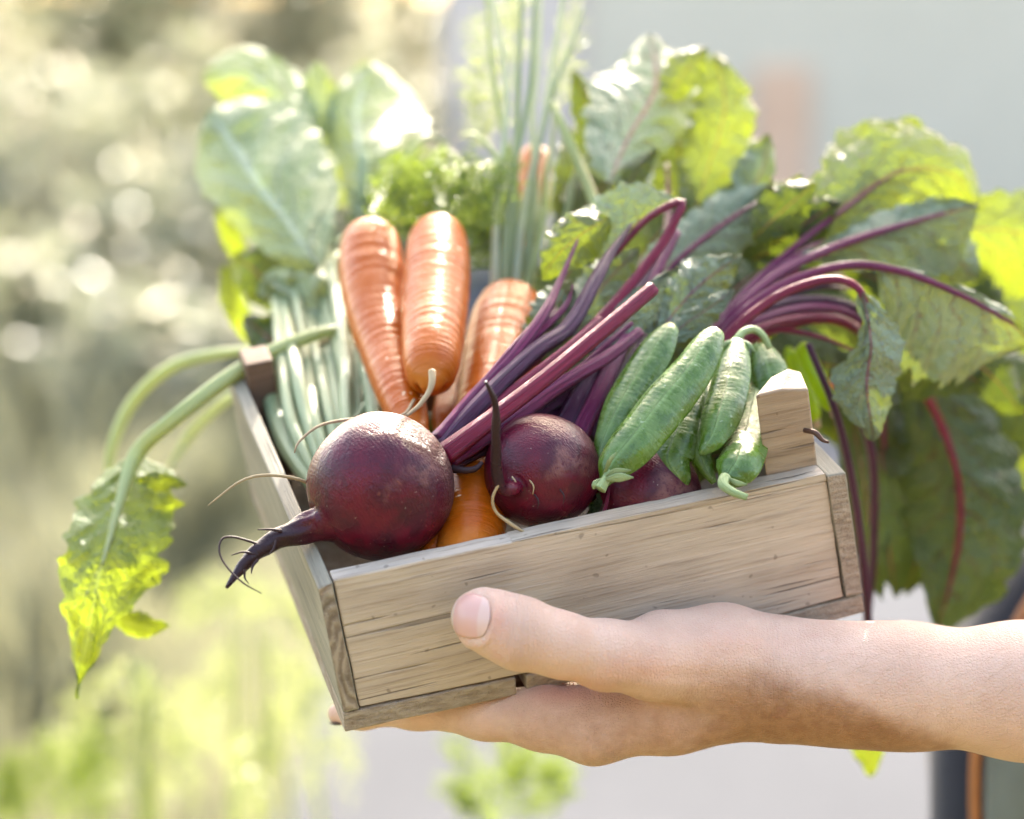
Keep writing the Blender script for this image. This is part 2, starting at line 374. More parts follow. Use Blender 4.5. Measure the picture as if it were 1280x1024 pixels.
def carrot_mat():
    t = NT('carrot_skin'); co = t.coord(); uv = t.coord('UV'); s = t.sep(uv)
    n = t.noise(co, 70, 4, .55); ring = t.noise(t.map(uv, (3, 46, 1)), 1.0, 4, .62); f = t.noise(co, 500, 3, .6)
    c = t.mix(t.mapr(n, .3, .7), (.37, .072, .003), (.42, .092, .005))
    c = t.mix(t.math('MULTIPLY', t.mapr(ring, .56, .70), .3), c, (.50, .18, .05))
    c = t.mix(t.math('MULTIPLY', t.mapr(ring, .30, .22), .5), c, (.34, .10, .02))
    c = t.mix(t.math('MULTIPLY', t.mapr(s[1], .90, .99), .25), c, (.62, .32, .06))
    sp = t.mapr(t.noise(co, 330, 1), .75, .79); c = t.mix(t.math('MULTIPLY', sp, .7), c, (.82, .62, .4))
    h = t.math('ADD', t.math('MULTIPLY', ring, 1.6), t.math('MULTIPLY', f, .25))
    return t.fin(t.pbr(c, .30, .20, t.bump(h, .45, .0011), sss=.06, sss_r=(1, .4, .1), sss_s=.003))
M['carrot'] = carrot_mat()
def pea_mat():
    t = NT('pea_pod_skin'); co = t.coord(); uv = t.coord('UV')
    n = t.noise(co, 130, 5, .6, .5); b = t.noise(t.map(uv, (3, 5, 1)), 2.4, 4, .6); f = t.noise(co, 900, 3, .6)
    c = t.mix(t.mapr(n, .3, .7), (.040, .088, .004), (.075, .145, .010))
    bloom = t.math('MULTIPLY', t.mapr(b, .40, .62), t.mapr(n, .30, .52))
    c = t.mix(t.math('MULTIPLY', bloom, .28), c, (.14, .22, .075))
    sp = t.mapr(t.noise(co, 520, 1), .70, .76); c = t.mix(t.math('MULTIPLY', sp, .45), c, (.45, .52, .35))
    sx = t.math('MINIMUM', t.sep(uv)[0], t.math('SUBTRACT', 1, t.sep(uv)[0])); c = t.mix(t.math('MULTIPLY', t.mapr(sx, .035, .005), .6), c, (.17, .26, .08))
    vn = t.noise(t.map(uv, (9, 42, 1), rot=(0, 0, .25)), 1.0, 4, .6)
    rough = t.math('ADD', .19, t.math('MULTIPLY', bloom, .26))
    c = t.mix(t.math('MULTIPLY', t.mapr(vn, .56, .68), .35), c, (.20, .29, .10))
    h = t.math('ADD', t.math('MULTIPLY', vn, .9), t.math('ADD', t.math('MULTIPLY', f, .15), t.math('MULTIPLY', n, .8)))
    return t.fin(t.pbr(c, rough, .5, t.bump(h, .42, .0009), sss=.1, sss_r=(.4, 1, .2), sss_s=.002))
M['pea'] = pea_mat()
M['pea_stem'] = stalk_mat('pea_stem', (.24, .32, .12), (.32, .40, .17), (.45, .5, .3), .5)
t = NT('lime_chilli'); M['chilli'] = None
n = t.noise(t.coord(), 80, 3); sh = t.pbr(t.mix(n, (.25, .38, .02), (.36, .48, .03)), .25, .5); tl = t.n('ShaderNodeBsdfTranslucent'); tl.inputs[0].default_value = (.6, .75, .03, 1); xx = t.n('ShaderNodeMixShader'); xx.inputs[0].default_value = .6
t.l(sh, xx.inputs[1]); t.l(tl.outputs[0], xx.inputs[2]); M['chilli'] = t.fin(xx.outputs[0])
t = NT('red_radish'); M['radish'] = t.fin(t.pbr(t.mix(t.noise(t.coord(), 60, 3), (.55, .012, .02), (.7, .03, .03)), .3, .5, sss=.3, sss_s=.004))
t = NT('rusty_wire'); M['nail_metal'] = t.fin(t.pbr(t.mix(t.noise(t.coord(), 500, 3), (.03, .02, .02), (.14, .06, .03)), .6, .4, metal=.3))
def cloth(name, c, scale=1400):
    t = NT(name); co = t.coord(); w = t.noise(t.map(co, (1, 1, 1)), scale, 2, .6); n = t.noise(co, 30, 4)
    cc = t.mix(t.mapr(n, .3, .7), c, tuple(x * 1.35 for x in c)); cc = t.mix(t.math('MULTIPLY', w, .4), cc, tuple(x * 1.8 for x in c))
    return t.fin(t.pbr(cc, .9, .2, t.bump(w, .5, .0006), sheen=.2))
t = NT('fine_hair'); M['hair'] = t.fin(t.pbr((.36, .21, .12), .5, .3))
M['apron'] = cloth('grey_apron', (.085, .10, .095)); M['shirt'] = cloth('navy_shirt', (.008, .011, .026)); M['trousers'] = cloth('trousers', (.03, .04, .06))
t = NT('brown_leather'); M['leather'] = t.fin(t.pbr(t.mix(t.noise(t.coord(), 200, 4), (.26, .09, .03), (.40, .16, .06)), .45, .5, t.bump(t.noise(t.coord(), 900, 3), .4, .0005)))

def ground_mat(name, a, b, scale, sc2, bump=.01):
    t = NT(name); co = t.coord(); n = t.noise(co, scale, 6, .65); f = t.noise(co, sc2, 4, .6)
    c = t.mix(t.mapr(n, .35, .65), a, b); c = t.mix(t.math('MULTIPLY', f, .4), c, tuple(x * 1.3 for x in b))
    return t.fin(t.pbr(c, .95, .05, t.bump(f, .5, bump)))
M['ground'] = ground_mat('dry_grass_soil', (.085, .085, .045), (.12, .115, .065), .8, 14)
M['path'] = ground_mat('pale_concrete', (.066, .068, .075), (.08, .082, .09), .7, 22, .004)
M['plaster'] = ground_mat('grey_plaster', (.50, .42, .325), (.54, .455, .36), .6, 12, .004)
M['pink_plaster'] = ground_mat('pink_plaster', (.50, .40, .35), (.56, .46, .41), .6, 12, .004)
M['terracotta'] = ground_mat('terracotta_paint', (.55, .33, .22), (.62, .40, .28), 2, 20, .004)
M['straw'] = simple_leaf('straw_grass', (.17, .165, .115), (.25, .25, .15), .45, .35, .3)
M['bark'] = ground_mat('bark', (.10, .075, .055), (.16, .13, .1), 6, 60, .01)

# ------------------------------------------------------------------ ground, path, house, bushes (behind)
def sheet(name, x0, y0, x1, y1, z, mat, nx=1, ny=1, rnd=0):
    xs = np.linspace(x0, x1, nx + 1); ys = np.linspace(y0, y1, ny + 1)
    V = np.array([(x, y, z + (RNG.uniform(-rnd, rnd) if rnd else 0)) for y in ys for x in xs])
    F = [(j * (nx + 1) + i, j * (nx + 1) + i + 1, (j + 1) * (nx + 1) + i + 1, (j + 1) * (nx + 1) + i) for j in range(ny) for i in range(nx)]
    return mesh(name, V, F, mat, world=True)
def boxm(name, lo, hi, mat, parent=None, bevel=0.004, label=None):
    lo = np.array(lo, float); hi = np.array(hi, float)
    V = np.array([[(lo, hi)[i][0], (lo, hi)[j][1], (lo, hi)[k][2]] for i in (0, 1) for j in (0, 1) for k in (0, 1)])
    F = [(0, 1, 3, 2), (4, 6, 7, 5), (0, 4, 5, 1), (2, 3, 7, 6), (0, 2, 6, 4), (1, 5, 7, 3)]
    o = mesh(name, V, F, mat, parent, world=True, smooth=False, label=label)
    if bevel:
        b = o.modifiers.new('bevel', 'BEVEL'); b.width = bevel; b.segments = 2
    return o
g = sheet('ground', -150, -60, 150, 300, 0, M['ground']); props(g, kind='structure')
pt = sheet('path', -.36, 1.7, 9, 8.7, .004, M['path']); props(pt, kind='structure')
hs = thing('garden_house', 'low grey plastered garden building blurred far behind the vegetables with a terracotta hatch', 'building', (3.2, 9.3, 0))
boxm('wall', (.33, 9.0, 0), (12, 9.25, 2.0), M['plaster'], hs)
boxm('side_wall', (-.32, 9.06, 0), (.328, 9.3, 2.0), M['pink_plaster'], hs, label='pink plastered end wall')
boxm('hatch', (1.08, 8.96, 0), (1.33, 8.998, .90), M['terracotta'], hs)
boxm('roof', (-.5, 8.8, 2.002), (12.2, 9.6, 2.1), M['terracotta'], hs)
def meadow(n, x0, x1, y0, y1, seed):
    r = np.random.default_rng(seed); y = y0 + (y1 - y0) * r.uniform(0, 1, n) ** 1.3; x = r.uniform(0, 1, n) * (x1 - x0) + x0
    edge = -.30 - .10 * y + .12 * np.sin(y * 3); x = np.minimum(x, edge - r.uniform(0, .3, n) ** 2)
    h = r.uniform(.10, .38, n) * (1 + .4 * np.sin(x * 4) * np.sin(y * 3)); a = r.uniform(0, 6.28, n); w = r.uniform(.003, .007, n); b = r.uniform(.05, .6, n) * h
    dx, dy = np.cos(a), np.sin(a); sx, sy = -dy * w, dx * w; z = np.zeros(n)
    def q(f, k, hz): return [np.stack([x + dx * b * f + sx * k * e, y + dy * b * f + sy * k * e, z + h * hz], 1) for e in (-1, 1)]
    V = np.stack(q(0, 1, 0) + q(.35, .9, .6) + q(1, .15, 1), 1).reshape(-1, 3); I = np.arange(n)[:, None] * 6
    F = np.concatenate([I + np.array([[0, 1, 3, 2]]), I + np.array([[2, 3, 5, 4]])]); return V, F
V, F = meadow(26000, -4.2, .0, 2.3, 11, 5)
props(mesh('grass', V, F, M['straw'], world=True, smooth=False), kind='stuff')

def leaf_cloud(n, centre, rad, size, seed, shell=.35):
    r = np.random.default_rng(seed)
    d = unit(r.normal(size=(n, 3))); rr = r.uniform(shell, 1, size=(n, 1)) ** .6
    lump = 1 + .22 * np.sin(d[:, :1] * 5 + seed) * np.cos(d[:, 2:] * 6 + seed * 2)
    c = np.asarray(centre) + d * rr * lump * np.asarray(rad)
    a = unit(r.normal(size=(n, 3))); nr = unit(np.array([.1, -.15, 1.0]) + r.normal(size=(n, 3)) * .55); a = unit(np.cross(a, nr)); b = np.cross(nr, a); s = size * r.uniform(.6, 1.4, size=(n, 1))
    nrm = np.cross(a, b)
    V = np.stack([c - a * s, c + b * s * .45 + nrm * s * .12, c + a * s, c - b * s * .45 + nrm * s * .12], 1).reshape(-1, 3)
    F = np.arange(4 * n).reshape(n, 4)
    return V, F
def bush(x, y, h, w, mat, seed, label, n=2600, size=.05):
    b = thing('bush', label, 'bush', (x, y, 0), 'bushes at the back of the garden')
    V, F = leaf_cloud(n, (x, y, h * .52), (w, w * .8, h * .5), size, seed)
    V[:, 2] = np.maximum(V[:, 2], .01)
    mesh('foliage', V, F, M[mat], b, world=True, smooth=False)
    bag = Bag(); rr = np.random.default_rng(seed)
    for k in range(6):
        a = rr.uniform(0, 6.28); e = np.array([x + math.cos(a) * w * .5, y + math.sin(a) * w * .4, h * rr.uniform(.6, .9)])
        bag.add(tube(np.array([(x, y, 0), ((x + e[0]) / 2 + .05, (y + e[1]) / 2, e[2] * .55), e]), [.03, .02, .006], 10, 6))
    bag.build('branches', M['bark'], b, world=True)
BUSH = [(-3.1, 12.6, 2.2, 1.2, 'bush', 'olive green bush at the left edge, farthest left of the bushes', 2400),
        (-1.9, 13.2, 2.3, 1.1, 'bush_pale', 'pale olive bush behind the pale greens at the left of the crate', 2400),
        (-.95, 13.8, 2.4, 1.0, 'bush_pale', 'pale bush reaching up beside the pink end wall of the building', 2400),
        (-1.9, 7.5, 1.0, .55, 'bush_pale', 'loose pale bush low at the left edge, under the olive green bush', 900),
        (-1.3, 8.2, 1.0, .55, 'bush', 'loose olive bush left of the pale greens', 900),
        (-.72, 8.8, .95, .5, 'bush_pale', 'loose pale bush hidden partly behind the pale greens', 900),
        (-1.05, 6.2, .75, .45, 'bush_pale', 'loose pale bush above the arch of the drooping stalk', 800),
        (-.55, 6.8, .7, .4, 'bush', 'loose olive bush just left of the left side board', 800),
        (-1.45, 5.4, .6, .42, 'bush', 'small olive bush at the left edge beside the drooping leaf', 700),
        (-.85, 5.0, .5, .36, 'bush_pale', 'smallest pale bush, directly behind the drooping leaf', 700)]
for i, (x, y, h, w, m, lab, nl) in enumerate(BUSH): bush(x, y, h, w, m, 20 + i, lab, nl, .08 if nl > 1000 else .055)

hg = thing('hedge', 'tall dark green hedge closing the garden on the side the picture is taken from', 'hedge', (0, -2.2, 0))  # unseen leafy screen added to reduce sky fill from the camera side
rh = np.random.default_rng(3)
HVs, HFs = leaf_cloud(9000, (0, -2.3, 1.05), (1, 1, 1), .07, 9, 0.0)
cc = HVs.reshape(-1, 4, 3).mean(1, keepdims=True); nw = np.stack([rh.uniform(-5, 5, 9000), -2.3 + rh.uniform(-.45, .45, 9000), rh.uniform(.02, 2.5, 9000)], 1)[:, None, :]
mesh('foliage', (HVs.reshape(-1, 4, 3) - cc + nw).reshape(-1, 3), HFs, M['frond'], hg, world=True, smooth=False)
boxm('branches', (-5, -2.5, 0), (5, -2.2, 2.2), M['bark'], hg)  # solid core of the added screen, stops low sky light

# ------------------------------------------------------------------ the crate
CR = np.array([[0.9532308, -0.07499178, -0.29279221], [0.19856348, 0.88572639, 0.41959661], [0.22786749, -0.45811025, 0.8591923]])
CT = np.array([-5.519, -5.148, 56.994])
def crate_loc(u, v, zl=0.0):
    """where the line of sight (u, v) meets the crate's own plane at depth zl: crate-local x, y"""
    r = np.array([(u - 640) / FPX, -(v - 512) / FPX, 1.0]); n = CR[:, 2]
    s = (n @ CT + zl) / (n @ r); X = CR.T @ (r * s - CT)
    return X[0], X[1]
def rim_z(u, v, h):
    """distance at which the line of sight meets the plane h cm above the crate's rim"""
    r = np.array([(u - 640) / FPX, -(v - 512) / FPX, 1.0]); n = CR[:, 1]
    return (n @ CT + h) / (n @ r)
DEPTH = 15.6
wm = np.eye(4); wm[:3, :3] = ROT @ CR; wm[:3, 3] = to_world(CT)[0]
crate = thing('wooden_crate', 'small weathered wooden crate full of vegetables held up in one hand', 'crate', (0, 0, 0))
# local axes are x right, y up, z away: a left-handed set, so z is flipped in the object's own frame
crate.matrix_world = Matrix(wm.tolist()) @ Matrix.Diagonal((1, 1, -1, 1))
def crate_part(name, poly_front, poly_back, z0, z1, mat, bevel=.05, label=None, sub=0):
    if name != 'end_grain' and name != 'corner_post' and len(poly_front) == len(poly_back):
        def dens(p, q):
            r_ = random.Random(len(p) * 7 + int(abs(p[0][0]) * 100)); a_, b_ = [], []
            for i in range(len(p)):
                k_ = (i + 1) % len(p); L = math.dist(p[i], p[k_]); m_ = max(1, int(L / .45))
                for j in range(m_):
                    f = j / m_; jx, jy = (0, 0) if j == 0 else (r_.uniform(-.016, .016), r_.uniform(-.016, .016))
                    for lst, src in ((a_, p), (b_, q)): lst.append((src[i][0] * (1 - f) + src[k_][0] * f + jx, src[i][1] * (1 - f) + src[k_][1] * f + jy))
            return a_, b_
        poly_front, poly_back = dens(poly_front, poly_back)
    n = len(poly_front)
    V = [(x * .01, y * .01, -z0 * .01) for x, y in poly_front] + [(x * .01, y * .01, -z1 * .01) for x, y in poly_back]
    F = [tuple(range(n)), tuple(range(2 * n - 1, n - 1, -1))] + [(i, i + n, (i + 1) % n + n, (i + 1) % n) for i in range(n)]
    me = bpy.data.meshes.new(name); me.from_pydata(V, [], F)
    import bmesh
    bm = bmesh.new(); bm.from_mesh(me); bmesh.ops.recalc_face_normals(bm, faces=bm.faces); bm.to_mesh(me); bm.free()
    me.materials.append(mat); o = bpy.data.objects.new(name, me); COL.objects.link(o); o.parent = crate
    if label: o['label'] = label
    b = o.modifiers.new('bevel', 'BEVEL'); b.width = bevel * .01; b.segments = 2; b.harden_normals = False
    return o
def lp(pts, z=0.0): return [crate_loc(u, v, z) for u, v in pts]
TH = .62
# front board with a thin split-off rail along its top edge (the crack widens to the right)
fb = lp([(417, 727), (520, 705.5), (690, 668), (850, 633.5), (1030, 594)])
crack_lo = lp([(690, 669.5), (850, 637.5), (1033, 613)])
body = lp([(417, 727), (520, 705.5), (640, 680), (740, 661.5), (850, 640), (940, 621), (1034, 602), (1056, 747), (950, 776), (800, 810), (645, 846), (450, 886)])
# the body's upper edge follows the crack; the rail is the wedge above it
rail = lp([(640, 677.5), (740, 655.5), (850, 631), (1030, 591.5), (1034, 600.5), (940, 619.5), (850, 638.5), (740, 660.3)])
body = lp([(417, 726), (520, 703.5), (640, 678.5), (740, 661.2), (850, 639.6), (940, 620.8), (1034, 602.2), (1055, 747), (950, 776), (800, 810), (645, 845), (450, 885)])
rail = lp([(641, 677.6), (740, 656), (850, 632), (1031, 592.5), (1033.5, 600.8), (940, 619.2), (850, 638.0), (740, 660.0)])
crate_part('front_board', body, body, .03, TH, M['wood'], .05)
crate_part('front_rail', rail, rail, 0.0, TH, M['wood_rail'], .04, label='thin split rail along the top of the front board')
# side boards: their end grain shows at both ends of the front
ls = lp([(397, 735), (415.5, 727), (449, 886), (428.5, 891)]); k = .0
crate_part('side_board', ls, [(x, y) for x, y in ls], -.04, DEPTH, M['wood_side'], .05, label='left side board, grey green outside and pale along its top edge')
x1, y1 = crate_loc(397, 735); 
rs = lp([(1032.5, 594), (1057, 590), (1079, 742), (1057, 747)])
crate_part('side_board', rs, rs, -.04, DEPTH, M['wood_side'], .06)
# end-grain faces proud of the boards
e1 = lp([(398, 736.5), (414.5, 729), (447.5, 884.5), (429.5, 889)], -.05)
crate_part('end_grain', e1, e1, -.065, -.042, M['endgrain'], .008)
e2 = lp([(1034, 596), (1055.5, 592.5), (1077, 740.5), (1058, 744.5)], -.05)
crate_part('end_grain', e2, e2, -.065, -.042, M['endgrain_pale'], .008)
bk = [(ls[0][0] + .7, ls[0][1] - .7), (rs[1][0] - .7, rs[1][1] - .7), (rs[2][0] - .7, rs[2][1]), (ls[3][0] + .7, ls[3][1])]
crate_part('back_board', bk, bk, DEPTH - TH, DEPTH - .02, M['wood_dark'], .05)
# base slats run front to back, their rough ends show under the front board
for a, b, lab in ((0, 1, None), (2, 3, None), (4, 5, None), (6, 7, None)):
    U = [(429, 892, 431, 915), (645, 847, 646, 869), (658, 844.5, 659, 866), (798, 812, 800, 836), (810, 809.5, 812, 833), (940, 780, 943, 806), (951, 777.5, 956, 801), (1078.5, 744, 1082, 765)]
    q = lp([(U[a][0], U[a][1]), (U[b][0], U[b][1]), (U[b][2], U[b][3]), (U[a][2], U[a][3])])
    mx = [tuple(np.array(q[0]) * (1 - s) + np.array(q[1]) * s + np.array([0, random.uniform(-.02, .0)])) for s in (0, .3, .6, 1)]
    mb = [tuple(np.array(q[2]) * (1 - s) + np.array(q[3]) * s + np.array([0, random.uniform(-.03, .03)])) for s in (0, .2, .45, .7, 1)]
    crate_part('slat', mx + mb, mx + mb, random.uniform(-.03, .06), DEPTH, M['endgrain_pale'], .05)
bt = lp([(600, 862), (1000, 770), (1003, 786), (604, 876)], .9)
crate_part('cross_batten', bt, bt, .9, 2.2, M['wood_dark'], .03)  # added filler, not a crate part: keeps the slat gaps dark
# corner posts inside the crate, with roughly cut tops
def post(front, back, z0, z1, mat, label):
    return crate_part('corner_post', front, back, z0, z1, mat, .09, label)
pf = lp([(944, 494), (977, 487), (1010.5, 486.5), (1023, 590), (1030, 690), (975, 700), (958, 604)], TH + .02)
pb = lp([(962, 471), (985, 459), (1000, 463), (1012, 565), (1018, 660), (980, 665), (965, 585)], TH + 1.3)
crate_part('corner_post', pf, pb, TH + .02, TH + 1.25, M['wood_post'], .07, label='front corner post with a slanted rough top')
def lbox(x0, x1, y0, y1, z0, z1, name, mat, bevel=.07, label=None):
    q = [(x0, y1), (x1, y1), (x1, y0), (x0, y0)]; return crate_part(name, q, q, z0, z1, mat, bevel, label)
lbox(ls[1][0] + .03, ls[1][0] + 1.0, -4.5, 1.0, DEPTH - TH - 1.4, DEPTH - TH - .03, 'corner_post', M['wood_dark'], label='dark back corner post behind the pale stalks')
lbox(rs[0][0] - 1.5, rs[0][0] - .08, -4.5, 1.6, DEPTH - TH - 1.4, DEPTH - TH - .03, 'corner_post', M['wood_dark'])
nl = tube(P([(1006, 538, 60.2), (1019, 541, 59.8), (1028, 550, 59.7), (1036, 553, 59.6)]), px([3.4, 3.6, 2.6, 1.6], 60), 16, 8)
Vn = to_world(nl[0]); inv = np.linalg.inv(np.array(crate.matrix_world))
Vn = (np.c_[Vn, np.ones(len(Vn))] @ inv.T)[:, :3]
me = bpy.data.meshes.new('wire_nail'); me.from_pydata(Vn.tolist(), [], nl[1]); me.materials.append(M['nail_metal']); me.polygons.foreach_set('use_smooth', [True] * len(me.polygons))
o = bpy.data.objects.new('wire_nail', me); COL.objects.link(o); o.parent = crate

# ------------------------------------------------------------------ leaves and stalks
def leaf(mid, wl, wr, mat, parent, tz=(0, 0), cz=(0, 0), ruf=.12, rfreq=11, serr=.05, seed=0, n=72, m=15, pos=None, puck=.05, nv=7.0, name='leaf', label=None, fwd=.0):
    """mid: (u,v,z) points along the midrib; wl/wr: half widths (in frame units) to its left and right;
    tz: how far each half leans away per width; cz: how strongly each half curls away."""
    Cn = catmull(P(mid), n); z = Cn[:, 2]
    T = unit(np.gradient(Cn, axis=0))
    Tx = T.copy(); Tx[:, 2] = 0; Tx = unit(Tx)
    Lf = np.stack([-Tx[:, 1], Tx[:, 0], np.zeros(n)], 1)     # left of the way the leaf grows
    t = np.linspace(0, 1, n)
    r = np.random.default_rng(seed + 100)
    rows = []; UV = []
    tip = np.sqrt(np.clip(1 - t ** 7, 0, 1)) * np.sqrt(np.clip(t / .05, 0, 1) * .8 + .2)
    ph = r.uniform(0, 6.28, 6)
    cum = np.r_[0, np.cumsum(np.linalg.norm(np.diff(P(mid), axis=0), axis=1))]; cum = cum / cum[-1]
    for side, w, tzz, czz in ((1, wl, tz[0], cz[0]), (-1, wr, tz[1], cz[1])):
        W = interp(w, n, cum if pos is None and len(w) == len(mid) else pos) * z / FPX * tip
        W = W * (1 + serr * np.sin(t * 43 + ph[0] + side) + serr * .8 * np.sin(t * 71 + ph[1] * side) + serr * .5 * np.sin(t * 127 + ph[2]))
        cols = []
        for j in range(1, m + 1):
            s = j / m
            q = t - .28 * s
            dep = W * (tzz * s + czz * s * s)
            rr = ruf * s ** 1.7 * (np.sin(rfreq * t + ph[3] + side) + .55 * np.sin(rfreq * 2.3 * t + ph[4]) + .3 * np.sin(rfreq * 4.1 * t + ph[5] * side))
            pk = .55 * puck * np.sin(math.pi * min(s * 1.15, 1)) * np.cos(2 * math.pi * (q * nv + (.43 if side < 0 else 0)) + math.pi + 1.6 * np.sin(t * 7 + ph[2] + s * 2))
            crm = puck * 1.3 * wav(np.stack([t * 9, np.full(n, s * 3 * side), np.full(n, seed * 3.1)], 1), seed + 5, 1.6, 2)
            crm = crm + .040 * wav(np.stack([t * 26, np.full(n, s * 7 * side), np.full(n, seed * 1.7)], 1), seed + 9, 1.5, 2) * min(1, s * 2)
            lat = W * (s - .10 * czz * czz * s ** 3)
            pnt = Cn + Lf * (side * lat)[:, None]
            pnt[:, 2] += dep + rr + pk + crm
            # follow the ruffle slightly up and down too, so edges are not ruled lines
            pnt += Lf * (side * .25 * rr)[:, None]
            cols.append(pnt)
        rows.append(cols)
    L, R = rows
    grid = np.stack(L[::-1] + [Cn] + R, 1); k = 2 * m + 1
    U = np.stack(np.broadcast_arrays(np.linspace(0, 1, k)[None, :], t[:, None]), -1)
    V = grid.reshape(-1, 3); I = np.arange(n * k).reshape(n, k)
    F = np.stack([I[:-1, :-1], I[:-1, 1:], I[1:, 1:], I[1:, :-1]], -1).reshape(-1, 4)
    return mesh(name, V, F, mat, parent, uv=U.reshape(-1, 2), label=label)
def stalk(pts, r0, mat, parent, ribs=5, amp=.10, seg=18, n=46, flat=.85, name='stalk'):
    """pts (u,v,z); r0 in frame units"""
    p = P(pts); zz = p[:, 2].mean()
    V, F, U = tube(p, px(r0, zz), n, seg, flat=flat, ribs=ribs, rib_amp=amp)
    return mesh(name, V, F, mat, parent, uv=U)
def root(pts, r0, mat, parent, name='rootlet', seg=6, n=24):
    p = P(pts); V, F, U = tube(p, px(r0, p[:, 2].mean()), n, seg)
    return mesh(name, V, F, mat, parent, uv=U)

def beet_body(parent, c, axis, R, taproot, troot_r, seed, squash=1.0, seg=96, neck=.25):
    """one continuous lathe: crown dimple, round body, neck running out into the taproot"""
    c = np.asarray(c, float); a = unit(np.asarray(axis, float))
    ang = np.linspace(0.05, math.pi - neck, 56)
    pts = [c - a * R * squash * math.cos(x) for x in ang]; rad = [R * math.sin(x) ** .94 for x in ang]
    rad[0] = R * .06
    end = pts[-1]
    tp = catmull(np.vstack([[end], taproot]), 36)[1:]; tr = interp(np.r_[rad[-1], troot_r], 36)[1:]
    p = np.vstack([pts, tp]); r = np.r_[rad, tr]
    def bm(V, U):
        q = .035 * wav(V - c, seed, 1.2, 2) + .006 * wav(V - c, seed + 1, 6, 2)
        return q + np.where(U[:, 1] > .62, .10 * wav(V - c, seed + 3, 9, 2), 0)
    V, F, U = tube(p, r, seg=seg, exact=True, bump=bm)
    U[:, 1] = np.repeat(np.linspace(0, 1, len(p)), seg)
    return mesh('root_body', V, F, M['beet'], parent, uv=U)

# --- first beetroot: large, front left
bz = 59.6
c1 = P((476, 608, bz))[0]
b1 = thing('beetroot', 'large maroon beetroot at the front left corner with its taproot hanging over the crate', 'beetroot', to_world(c1)[0], 'beetroots in the crate')
beet_body(b1, c1, P((386, 664, bz - .7))[0] - P((556, 558, bz + .9))[0], 2.18,
          P([(392, 657, 58.9), (368, 666, 58.7), (340, 678, 58.5), (316, 694, 58.2), (298, 714, 57.9), (283, 735, 57.6)]), np.array([.43, .34, .27, .22, .15, .05]), 3)
root([(330, 683, 58.3), (310, 676, 58.1), (290, 671, 57.9), (277, 674, 57.8), (274, 690, 57.6), (283, 708, 57.4), (303, 728, 57.2), (327, 742, 57)], [2, 1.6, 1.4, 1.3, 1.3, 1.3, 1.2, .6], M['root_dark'], b1)
root([(352, 664, 58.3), (338, 662, 58.2), (322, 662, 58.1)], [2.4, 1.6, .7], M['root_dark'], b1)
root([(318, 693, 58.0), (304, 690, 57.9), (289, 694, 57.8)], [1.8, 1.3, .6], M['root_dark'], b1)
root([(322, 700, 57.9), (316, 708, 57.8), (314, 717, 57.7)], [2.2, 1.7, .6], M['root_dark'], b1)
root([(306, 712, 57.6), (306, 722, 57.6), (311, 730, 57.5)], [1.8, 1.2, .5], M['root_dark'], b1)
root([(345, 676, 58.0), (342, 686, 57.9), (336, 693, 57.8)], [1.8, 1.3, .5], M['root_dark'], b1)
st = M['stalk_beet']; sr = M['stalk_red']; sd = M['stalk_dark']
stalk([(548, 556, 60.6), (588, 504, 61.2), (640, 447, 62.2), (678, 396, 63.2), (700, 352, 64.4), (722, 300, 65.6)], [13, 10, 8.5, 7, 4.5, 2], st, b1)
stalk([(552, 562, 60.4), (606, 500, 61), (668, 440, 62.2), (712, 408, 63.2), (744, 352, 64.5), (764, 316, 65.5), (790, 280, 66.6)], [13, 11, 10, 10, 9, 6, 2], sd, b1)
s3 = stalk([(556, 568, 60.0), (620, 520, 60.0), (690, 466, 60.4), (760, 408, 61.2), (817, 360, 62)], [14, 11, 10, 9.5, 9], sr, b1)
stalk([(560, 574, 60.4), (626, 535, 60.8), (700, 482, 61.6), (760, 446, 62.6), (800, 415, 63.6)], [13, 10, 9, 8, 7], st, b1)
stalk([(562, 580, 60.8), (622, 550, 61.4), (690, 506, 62.4), (742, 470, 63.4)], [11, 9, 8, 7], sd, b1)
stalk([(546, 550, 61.2), (610, 486, 61.9), (664, 425, 62.8), (706, 384, 63.8), (716, 356, 64.3)], [10, 7, 6, 4, 1.5], st, b1)
stalk([(556, 560, 60.7), (640, 492, 61.2), (706, 440, 62), (752, 400, 63)], [10, 8, 7, 6], sr, b1)
fold = stalk([(566, 566, 61.6), (680, 470, 63.2), (772, 375, 65.0), (826, 308, 65.8), (848, 268, 66.0), (853, 254, 66.1), (838, 256, 66.2), (806, 276, 66.4), (774, 312, 66.6), (756, 330, 66.8)], [7, 7, 6.5, 6, 5.5, 5.5, 5, 4.5, 4, 3], sr, b1, n=70)
for k, (a, b, c, d, zz, w, m_) in enumerate([((550, 552), (604, 494), (656, 430), (700, 386), 61.6, 7, st), ((556, 570), (630, 512), (700, 452), (752, 410), 60.9, 6, st), ((560, 578), (640, 530), (716, 478), (776, 430), 61.2, 6, sd), ((553, 556), (612, 496), (672, 446), (730, 380), 61.0, 6, sr),
                                       ((566, 584), (640, 548), (700, 512), (748, 476), 61.8, 8, sd), ((558, 566), (630, 506), (690, 452), (748, 396), 60.8, 4.5, sr), ((548, 548), (596, 490), (644, 432), (684, 388), 61.0, 5, st), ((562, 574), (640, 522), (712, 470), (790, 404), 60.8, 4.5, st)]):
    stalk([a + (zz - .6,), b + (zz + .3,), c + (zz + 1.4,), d + (zz + 2.8,)], [w + 2, w, w * .9, w * .7], m_, b1)
# stump of withered stalks beside the crown
root([(566, 586, 60.0), (580, 588, 59.8), (594, 586, 59.8), (603, 578, 59.9)], [6, 4.5, 4, 2.5], M['root_dark'], b1, name='dry_stalk', seg=8)

LB, LD, LS = M['leaf_beet'], M['leaf_beet_deep'], M['leaf_silver']
